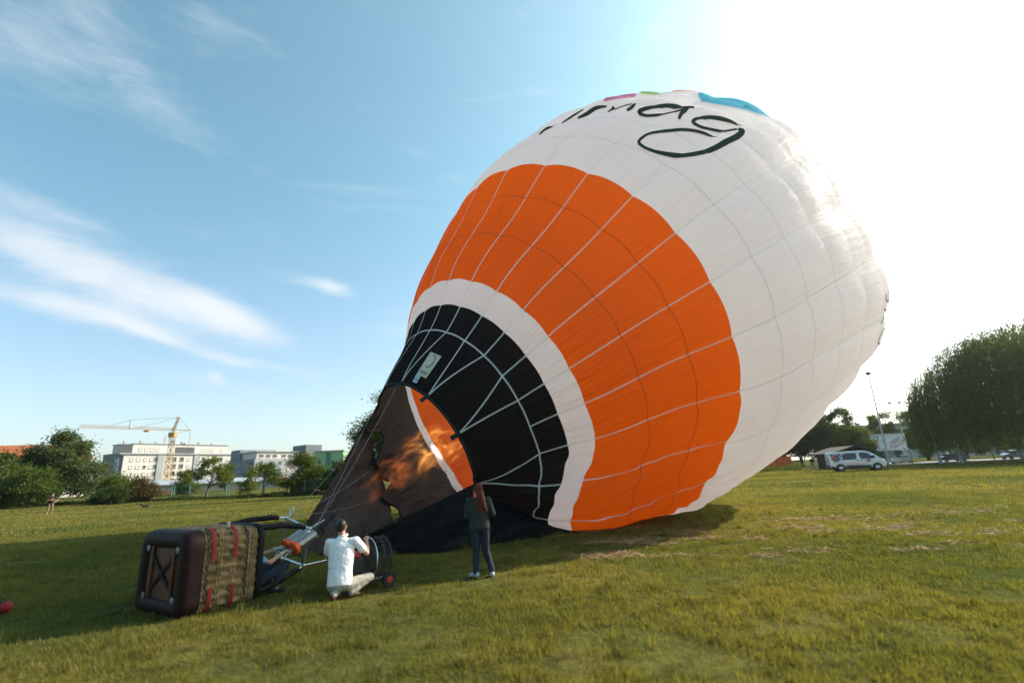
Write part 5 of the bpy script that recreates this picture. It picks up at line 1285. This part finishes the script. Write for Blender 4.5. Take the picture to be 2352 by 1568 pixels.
    if hair == 'long':
        hm.ball(H + Mh @ Vector((0, -.018, .022)), (.088, .100, .108), 14, Mh)
        rr_ = random.Random(2)
        for i in range(46):
            f = i / 45; a = rr_.uniform(-1, 1)
            c0 = H + Mh @ Vector((.012, -.085, .03)); c1 = H + Vector((.04 + .115 * a * (.55 + f * .6), -.125 + .03 * rr_.uniform(-1, 1), -.46 * rr_.uniform(.55, 1.)))
            P = [c0.lerp(c1, q / 7) + Vector((.022 * math.sin(q * 1.6 + i), .018 * math.cos(q * 1.9 + i * 2) - .04 * math.sin(q / 7 * math.pi), .0)) for q in range(8)]
            hm.tube(P, [.034, .034, .032, .030, .027, .023, .017, .009], 6)
        organic('hair', hm, hairm, root, .009, 1, .012, .03)
    else:
        hm.ball(H + Mh @ Vector((0, -.014, .022)), (.083, .098, .104), 14, Mh); hm.ball(H + Mh @ Vector((0, -.045, -.03)), (.070, .060, .07), 12, Mh)
        # keep the face and ears free
        hm2 = MB(); hm2.v = []; 
        o = organic('hair', hm, hairm, root, .010, 2, .010, .03)
        bm = bmesh.new(); bm.from_mesh(o.data)
        kill = [v for v in bm.verts if (lambda q: q.y > .058 and q.z < .055)(Mh.transposed() @ (v.co - H))]
        bmesh.ops.delete(bm, geom=kill, context='VERTS'); bm.to_mesh(o.data); bm.free()
    return root
WSH = mat('white_polo_cotton', (.74, .74, .75), .85, var=.05, vscale=8., bump=.7, bscale=11.); KHA = mat('pale_khaki', (.33, .31, .26), .85, var=.1, vscale=8., bump=.8, bscale=12.)
JEAN = mat('blue_denim', (.012, .020, .036), .85, var=.3, vscale=10., bump=.8, bscale=14.); SWE = mat('dark_green_grey_knit', (.020, .027, .027), .9, var=.2, vscale=20., bump=.8, bscale=13.)
BROWNH = mat('dark_brown_hair', (.012, .008, .006), .45); REDH = mat('auburn_hair', (.085, .024, .009), .6, var=.6, vscale=25., bump=.6, bscale=40., spec=.15)
BLUET = mat('bright_blue_cotton', (.05, .28, .50), .85, var=.08, vscale=8.); BLKT = mat('black_cotton', (.010, .010, .011), .85); KHD = mat('khaki_shorts', (.20, .145, .085), .85, var=.15, vscale=8.)
WSHOE = mat('white_canvas_shoe', (.40, .40, .42), .7); DSHOE = mat('dark_red_shoe', (.05, .018, .016), .6); GLV = mat('grey_work_glove', (.36, .35, .31), .85)

wp = thing('person', 'woman with long auburn hair, dark jumper and jeans standing with her back turned', 'person', (-.74, 9.50, gzf(-.74, 9.5)), R(6))
person(wp, dict(pel=(0, 0, .86), chest=(-.01, .01, 1.16), neck=(-.01, .01, 1.36), head=(-.015, .045, 1.485), shR=(.165, .01, 1.305), elR=(.245, -.03, 1.06), wrR=(.15, .20, 1.07), shL=(-.175, .02, 1.30), elL=(-.235, .0, 1.03), wrL=(-.11, .21, 1.10), hipR=(.085, 0, .82), hipL=(-.085, 0, .82), knR=(.10, .02, .46), knL=(-.075, .015, .45), anR=(.205, -.05, .085), anL=(-.085, -.01, .085), toR=(.21, .11, .03), toL=(-.19, .11, .03)),
       (-.35, .9, .15), SWE, JEAN, WSHOE, REDH, .011, 1.9, 0, 1.06, palm=(0, 0, 1), hair='long', folds=.016)
MB().tube([(.155 * math.cos(t_), .115 * math.sin(t_), .945 + .012 * math.sin(t_)) for t_ in np.linspace(0, 2 * math.pi, 24, endpoint=False)], .016, 6, closed=True).build('belt', mat('tan_leather', (.26, .09, .03), .6), wp, smooth='all')

kp = thing('person', 'man in white polo shirt and pale trousers squatting beside the fan', 'person', (-2.84, 8.34, gzf(-2.8, 8.3)), R(4)); kp.scale = (1.0, .98, .93)
person(kp, dict(pel=(.0, -.05, .25), chest=(-.01, .02, .64), neck=(-.015, .05, .985), head=(-.04, .085, 1.125), shR=(.20, .04, .885), elR=(.36, .14, .66), wrR=(.31, .34, .84), shL=(-.215, .05, .875), elL=(-.27, .20, .62), wrL=(-.05, .40, .68), hipR=(.12, -.03, .21), hipL=(-.10, -.03, .20), knR=(.40, .20, .27), knL=(.02, .36, .17), anR=(.17, -.02, .09), anL=(-.05, -.19, .10), toR=(.26, .13, .035), toL=(-.04, -.02, .035)),
       (.12, .98, .12), WSH, KHA, DSHOE, BROWNH, .011, .66, 0, 1.10, palm=(0, .3, -1), folds=.022)
MB().tube([(.062 * math.cos(t_) - .0, .062 * math.sin(t_) + .058, .985 + .012 * math.sin(t_)) for t_ in np.linspace(0, 2 * math.pi, 20, endpoint=False)], .013, 6, closed=True).build('collar', WSH, kp, smooth='all')

pp = thing('person', 'pilot in blue T-shirt and jeans with gloves sitting in the tipped basket', 'person', (B0[0], B0[1], 0), BRZ)
person(pp, dict(pel=(1.08, .40, .17), chest=(.99, .40, .48), neck=(.98, .40, .70), head=(1.0, .40, .83), shR=(1.03, .22, .63), elR=(1.33, .17, .50), wrR=(1.58, .24, .60), shL=(1.03, .58, .63), elL=(1.32, .56, .58), wrL=(1.60, .44, .66), hipR=(1.12, .30, .16), hipL=(1.12, .50, .16), knR=(1.68, .24, .42), knL=(1.72, .58, .44), anR=(1.42, .18, .10), anL=(1.58, .60, .10), toR=(1.60, .14, .04), toL=(1.76, .60, .04)),
       (1, 0, .1), BLUET, JEAN, BLKT, BROWNH, .011, .6, 0, 1.0, gloves=GLV, palm=(.2, 0, -1), folds=.015)

def standing(root, hands, voxel, shirt, trousers, shoe, hairm, shorts=.35):
    J = dict(pel=(0, 0, .95), chest=(0, .01, 1.28), neck=(0, .0, 1.50), head=(0, .03, 1.64), shR=(.19, 0, 1.43), shL=(-.19, 0, 1.43), hipR=(.10, 0, .90), hipL=(-.10, 0, .90), knR=(.13, .03, .49), knL=(-.12, .03, .49), anR=(.15, -.02, .09), anL=(-.14, -.02, .09), toR=(.18, .16, .03), toL=(-.17, .16, .03))
    J.update(hands)
    return person(root, J, (0, 1, 0), shirt, trousers, shoe, hairm, voxel, .7, shorts, 1.02, palm=(0, 0, -1), folds=.01)
lp = thing('person', 'man in black T-shirt and khaki shorts with one hand on his hip by the trees', 'person', (-41.87, 45.81, gzf(-41.87, 45.81)), R(-138))
standing(lp, dict(elR=(.24, .12, 1.17), wrR=(.02, .24, 1.20), elL=(-.42, -.06, 1.22), wrL=(-.23, .07, 1.02)), .02, BLKT, KHD, SKIN, BROWNH, .45)
MB().ball((.0, .125, 1.24), (.11, .02, .08), 12).build('shirt_print', mat('orange_print', (.60, .20, .06), .8), lp)
rp = thing('person', 'fair haired man in black shirt and shorts standing beside the van', 'person', (34.57, 59.85, gzf(34.57, 59.85)), R(150))
standing(rp, dict(elR=(.27, .06, 1.18), wrR=(.08, .24, 1.02), elL=(-.27, .06, 1.18), wrL=(-.07, .25, 1.03)), .02, BLKT, KHD, mat('grey_shoe', (.3, .3, .3), .8), mat('fair_hair', (.40, .28, .14), .5), .4)

# small black dog trotting
dogm = MAT_DOG = mat('black_dog_fur', (.010, .010, .012), .8, bump=.5, bscale=60.)
dog = thing('dog', 'small shaggy black dog trotting with its tail up', 'dog', (-34.83, 47.84, 0), R(215))
mb = MB(); limb(mb, (-.16, 0, .27), (.02, 0, .26), .085, .085); limb(mb, (.02, 0, .26), (.17, 0, .29), .085, .10)
limb(mb, (.18, 0, .31), (.29, 0, .40), .075, .06); mb.ball((.33, 0, .42), (.085, .07, .07), 10); limb(mb, (.36, 0, .41), (.44, 0, .385), .045, .032)
for s_ in (-1, 1): limb(mb, (.30, s_ * .06, .46), (.29, s_ * .085, .37), .025, .018)
limb(mb, (-.20, 0, .31), (-.27, 0, .42), .03, .03); limb(mb, (-.27, 0, .42), (-.24, 0, .53), .03, .022)
for x, s_, kx, ax_, fx in ((.15, 1, .20, .17, .22), (.15, -1, .10, .05, .09), (-.17, 1, -.10, -.19, -.14), (-.17, -1, -.14, -.27, -.22)):
    limb(mb, (x, s_ * .06, .25), (kx, s_ * .065, .16), .045, .03); limb(mb, (kx, s_ * .065, .16), (ax_, s_ * .065, .07), .028, .02); limb(mb, (ax_, s_ * .065, .07), (fx, s_ * .065, .02), .02, .018)
organic('body', mb, dogm, dog, .014, 2, .02, .03)
for s_ in (-1, 1): MB().ball((.385, s_ * .04, .445), .01, 6).build('eye', mat('dog_eye', (.05, .03, .02), .2), dog)

# ------------------------------------------------------------------ inflator fan
fan = thing('inflator_fan', 'petrol inflator fan in a round wire cage beside the squatting man', 'fan', (-2.60, 9.10, gzf(-2.6, 9.1)), R(42))
DKM = mat('dark_steel_tube', (.05, .05, .05), .45, metal=.6); RED = mat('red_plastic', (.40, .02, .015), .5); ENG = mat('engine_black', (.016, .016, .017), .6)
fc = Vector((.10, 0, .46))
def ringpts(x, r_, n=36): return [(fc.x + x, fc.y + r_ * math.cos(2 * math.pi * i / n), fc.z + r_ * math.sin(2 * math.pi * i / n)) for i in range(n)]
for x in (-.13, .0, .13): MB().tube(ringpts(x, .325), .011, 6, closed=True).build('cage_hoop', SS if x == -.13 else DKM, fan, smooth='all')
for x in (-.13, .13):
    for r_ in (.05, .08, .11, .14, .17, .20, .23, .26, .29): MB().tube(ringpts(x + (.02 if x > 0 else -.02) * (1 - r_ / .4), r_, 28), .0045, 4, closed=True).build('guard_ring', DKM, fan)
for i in range(20):
    a = 2 * math.pi * i / 20; d = Vector((0, math.cos(a), math.sin(a)))
    MB().tube([fc + Vector((-.15, 0, 0)) + d * .04, fc + Vector((-.13, 0, 0)) + d * .325, fc + Vector((.13, 0, 0)) + d * .325, fc + Vector((.15, 0, 0)) + d * .04], .005, 4).build('guard_spoke', DKM, fan)
MB().lathe([(.05, -.06), (.05, .06)], fc, (1, 0, 0), 12).build('hub', ENG, fan)
for s_ in (-1, 1):
    P = []
    for i in range(8):
        r_ = .04 + .26 * i / 7; tw = .9 - .09 * i; c_ = .05 * (1 - .08 * i); a = R(35)
        dv = Vector((0, math.cos(a), math.sin(a))) * s_; pv = Vector((0, -math.sin(a), math.cos(a))) * s_
        P.append([fc + dv * r_ + (Vector((1, 0, 0)) * math.sin(tw) + pv * math.cos(tw)) * c_ * k for k in (-1, 1)])
    solidify(MB().grid(P).build('blade', mat('varnished_blade', (.10, .05, .02), .35), fan, smooth=True), .012)
MB().box(-.48, -.18, -.15, .15, .26, .50).build('engine_block', ENG, fan, bevel=.02)
MB().box(-.46, -.22, -.12, .12, .505, .60).build('fuel_tank', RED, fan, bevel=.025)
MB().lathe([(.11, 0), (.12, .03), (.10, .06), (.04, .065)], (-.49, 0, .38), (-1, 0, 0), 18).build('recoil_cover', RED, fan, smooth=True)
for s_ in (-1, 1):
    MB().tube([(.22, s_ * .22, .16), (-.5, s_ * .22, .16), (-.62, s_ * .20, .30), (-.60, s_ * .20, .74)], .014, 7).build('frame_tube', SS, fan, smooth=True)
    MB().tube([(-.13 + .1, s_ * .22, .16), (-.03, s_ * .30, .26)], .012, 6).build('cage_strut', DKM, fan)
    w_ = MB().lathe([(.08, -.03), (.115, -.035), (.125, 0), (.115, .035), (.08, .03)], (.20, s_ * .30, .125), (0, 1, 0), 18).build('wheel', MATS['tyre_rubber'], fan, smooth=True)
    MB().lathe([(.02, -.04), (.055, -.034), (.055, .034), (.02, .04)], (.20, s_ * .30, .125), (0, 1, 0), 14).build('rim', RED, w_, smooth=True)
MB().tube([(-.60, -.20, .74), (-.60, .20, .74)], .015, 7).build('handle', SS, fan, smooth=True)
MB().tube([(.20, -.28, .125), (.20, .28, .125)], .012, 6).build('axle', DKM, fan)
MB().tube([(-.5, .22, .16), (-.5, .22, 0)], .014, 6).tube([(-.5, -.22, .16), (-.5, -.22, 0)], .014, 6).tube([(-.5, .22, .02), (-.5, -.22, .02)], .014, 6).build('stand', DKM, fan)
MB().box(-.45, .2, -.2, .2, .135, .15).build('base_plate', DKM, fan)

# red and black holdall at the edge of the field of view
bag = thing('equipment_bag', 'red and black holdall lying on the shaded grass by itself', 'bag', (-8.12, 8.36, 0), R(-20)); bag.scale = (.66, .66, .66)
mb = MB(); limb(mb, (-.28, 0, .12), (.14, 0, .12), .12, .12, 14); mb.ball((.14, 0, .12), (.10, .125, .125), 12)
organic('bag_body', mb, BLKT, bag, .015, 4, .02)
mb = MB(); mb.ball((.17, 0, .135), (.12, .135, .125), 14); organic('end_panel', mb, REDW, bag, .015, 3, .012)
MB().tube([(-.25, .02, .23), (-.15, .02, .29), (0, .02, .29), (.08, .02, .24)], .012, 6).build('handle', BLKT, bag)

# ------------------------------------------------------------------ van
van = thing('van', 'silver passenger van with balloon emblem and orange web address parked by the hut', 'van', (36.0, 54.4, gzf(36, 54.4)), math.atan2(-1.15, 3.0)); van.scale = (1.08, 1.08, 1.06)
PAINT = mat('silver_white_paint', (.58, .59, .60), .3, metal=.25, coat=.7); BUMP = mat('dark_grey_plastic', (.035, .037, .04), .6); VGL = mat('tinted_glass', (.018, .022, .024), .08, spec=.7); ALU = mat('alloy_wheel', (.50, .51, .52), .35, metal=.7)
st = [(-2.38, .62, 1.50, .86), (-2.36, .42, 1.84, .90), (-2.30, .34, 1.90, .93), (-1.5, .32, 1.93, .95), (0, .32, 1.95, .95), (.75, .32, 1.94, .95), (1.05, .32, 1.86, .95), (1.35, .32, 1.66, .945), (1.65, .32, 1.40, .94), (1.85, .32, 1.22, .93), (2.05, .33, 1.13, .90), (2.25, .36, 1.00, .83), (2.37, .42, .82, .72), (2.40, .50, .62, .60)]
def vw(z, wmax, zt): return wmax * (1 - .14 * max(0, (z - 1.05) / .9)**1.3)
def vsec(x, zb, zt, wm):
    zs = [zb, zb + .05, zb + (zt - zb) * .3, zb + (zt - zb) * .55, zb + (zt - zb) * .78, zt - .10, zt - .025]
    Lh = [(vw(z, wm, zt) - (.05 if i == 0 else 0) - (.05 if i == 6 else 0), z) for i, z in enumerate(zs)]
    pts = [(x, -y, z) for y, z in Lh] + [(x, -Lh[-1][0] * .6, zt), (x, Lh[-1][0] * .6, zt)] + [(x, y, z) for y, z in reversed(Lh)]
    return pts + pts[:1]
mb = MB(); P = [vsec(*q) for q in st]; mb.grid(P); n_ = len(P[0]) - 1; k_ = len(P)
mb.f += [tuple(range(n_ - 1, -1, -1)), tuple((k_ - 1) * (n_ + 1) + j for j in range(n_))]
mb.build('body', PAINT, van, smooth=True)
def side_panel(name, pts, mt, side=-1, lift=.008, parent=van):
    fn = lambda u, v, t: (u, side * (vw(v, .95, 1.95) + t), v)
    return MB().prism(pts, fn, -.01, lift).build(name, mt, parent)
for s_ in (-1, 1):
    side_panel('rear_window', [(-2.22, 1.12), (-1.32, 1.10), (-1.32, 1.72), (-2.24, 1.70)], VGL, s_)
    side_panel('middle_window', [(-1.24, 1.10), (-.22, 1.12), (-.02, 1.30), (-.05, 1.70), (-.14, 1.76), (-1.24, 1.74)], VGL, s_)
    side_panel('door_window', [(.22, 1.30), (.34, 1.16), (1.36, 1.16), (1.28, 1.32), (.95, 1.66), (.62, 1.78), (.28, 1.76), (.18, 1.60)], VGL, s_)
    side_panel('side_skirt', [(-2.30, .33), (-1.95, .33), (-1.95, .50), (-2.32, .52)], BUMP, s_, .014); side_panel('side_skirt', [(-1.05, .33), (1.02, .33), (1.02, .56), (-1.05, .56)], BUMP, s_, .014)
    for x in (-.06, .30): side_panel('door_handle', [(x, .98), (x + .09, .98), (x + .09, 1.14), (x, 1.14)], BUMP, s_, .03)
    for x in (-1.5, 1.52):
        side_panel('wheel_arch', [(x + .43 * math.cos(t_), .33 + .43 * math.sin(t_)) for t_ in np.linspace(0, math.pi, 14)], BUMP, s_, .005)
        w_ = MB().lathe([(.20, -.10), (.30, -.11), (.325, -.07), (.325, .07), (.30, .11), (.20, .10)], (x, s_ * .88, .325), (0, 1, 0), 22).build('wheel', MATS['tyre_rubber'], van, smooth=True)
        MB().lathe([(.205, 0), (.19, .015), (.10, .03), (.05, .05)], (x, s_ * .975, .325), (0, s_, 0), 18).build('hub_cap', ALU, w_, smooth=True)
        for i in range(6):
            a = 2 * math.pi * i / 6; MB().lathe([(.032, 0), (.028, .012)], (x + .135 * math.cos(a), s_ * .995, .325 + .135 * math.sin(a)), (0, s_, 0), 8).build('hub_hole', BUMP, w_)
    MB().box(1.20, 1.42, s_ * 1.0 - .09, s_ * 1.0 + .09, 1.20, 1.44).build('mirror', BUMP, van, bevel=.03)
    MB().add([(2.02, s_ * .905, .78), (2.32, s_ * .76, .76), (2.30, s_ * .74, .93), (2.10, s_ * .86, 1.04)], [(0, 1, 2, 3)]).build('headlight', mat('headlight_glass', (.55, .50, .42), .15, spec=.8), van)
    side_panel('door_seam', [(.10, .58), (.115, .58), (.125, 1.8), (.11, 1.8)], BUMP, s_, .004); side_panel('door_seam', [(-1.28, .58), (-1.265, .58), (-1.27, 1.08), (-1.285, 1.08)], BUMP, s_, .004)
# windscreen follows the slope of the nose
P = [[(x, y * f, z) for y in (-.80, -.4, 0, .4, .80)] for x, z, f in ((.86, 1.955 - .02, .84), (1.1, 1.855, .88), (1.35, 1.675, .92), (1.62, 1.440, .96), (1.78, 1.295, 1.0))]
MB().grid(P).build('windscreen', VGL, van, smooth=True)
MB().box(2.20, 2.47, -.78, .78, .34, .62).build('front_bumper', BUMP, van, bevel=.05); MB().box(-2.46, -2.30, -.86, .86, .34, .66).build('rear_bumper', BUMP, van, bevel=.04)
MB().box(-2.395, -2.375, -.90, -.82, .75, 1.35).build('tail_light', RED, van); MB().box(-2.395, -2.375, .82, .90, .75, 1.35).build('tail_light', RED, van)
def vdisc(x, z, r_, mt, lift, sq=1., n=20): side_panel('emblem', [(x + r_ * math.cos(2 * math.pi * i / n), z + r_ * sq * math.sin(2 * math.pi * i / n)) for i in range(n)], mt, -1, lift)
EMG = mat('emblem_grey', (.42, .43, .42), .6); EMR = mat('emblem_red', (.50, .06, .05), .6); EMB = mat('emblem_blue', (.04, .12, .40), .6); EMO = mat('emblem_orange', (.65, .24, .05), .6); EMY = mat('emblem_yellow', (.70, .48, .05), .6)
vdisc(-1.78, 1.28, .42, EMG, .012); vdisc(-1.78, 1.30, .33, VGL, .016); vdisc(-1.86, 1.42, .19, EMR, .020, .8); vdisc(-1.62, 1.34, .13, EMB, .023); vdisc(-1.95, 1.22, .07, EMO, .020); vdisc(-1.72, 1.05, .07, EMY, .021, .6)
vdisc(.70, 1.0, .11, EMO, .011, .9); vdisc(.92, 1.0, .14, EMB, .013, 1.05)
side_panel('sticker', [(-1.30, 1.62), (-1.10, 1.62), (-1.10, 1.74), (-1.30, 1.74)], SHUT, -1, .016)
cu = bpy.data.curves.new('web_address', 'FONT'); cu.body = 'www.baloni.hr'; cu.size = .30; cu.extrude = .003; cu.align_x = 'LEFT'
to = bpy.data.objects.new('tmp', cu); COL.objects.link(to)
dg = bpy.context.evaluated_depsgraph_get(); dg.update(); tme = bpy.data.meshes.new_from_object(to.evaluated_get(dg)); bpy.data.objects.remove(to)
wx = max(v.co.x for v in tme.vertices); 
for v in tme.vertices: v.co.x *= 2.0 / wx
tme.materials.clear(); tx = link('web_address', tme, mat('bright_orange_print', (.85, .36, .06), .6), van); tx.rotation_euler = (math.pi / 2, 0, 0); tx.location = (-1.20, -.965, .68)
for i, (x, l) in enumerate(((-.98, .50), (-.42, .12), (-.22, .45))): side_panel('small_print', [(x, .585), (x + l, .585), (x + l, .63), (x, .63)], BUMP, -1, .006)

# ------------------------------------------------------------------ summer haze
mt, g = newmat('haze_air')
pv = g.n('ShaderNodeVolumePrincipled'); pv.inputs['Color'].default_value = (.93, .96, 1, 1); pv.inputs['Density'].default_value = .00011; pv.inputs['Anisotropy'].default_value = .55
o_ = g.n('ShaderNodeOutputMaterial'); g.put(o_.inputs['Volume'], pv.outputs[0])
hz = MB().box(-6300, 6300, -6300, 6300, -6, 320).build('haze', mt); tag(hz, kind='stuff')
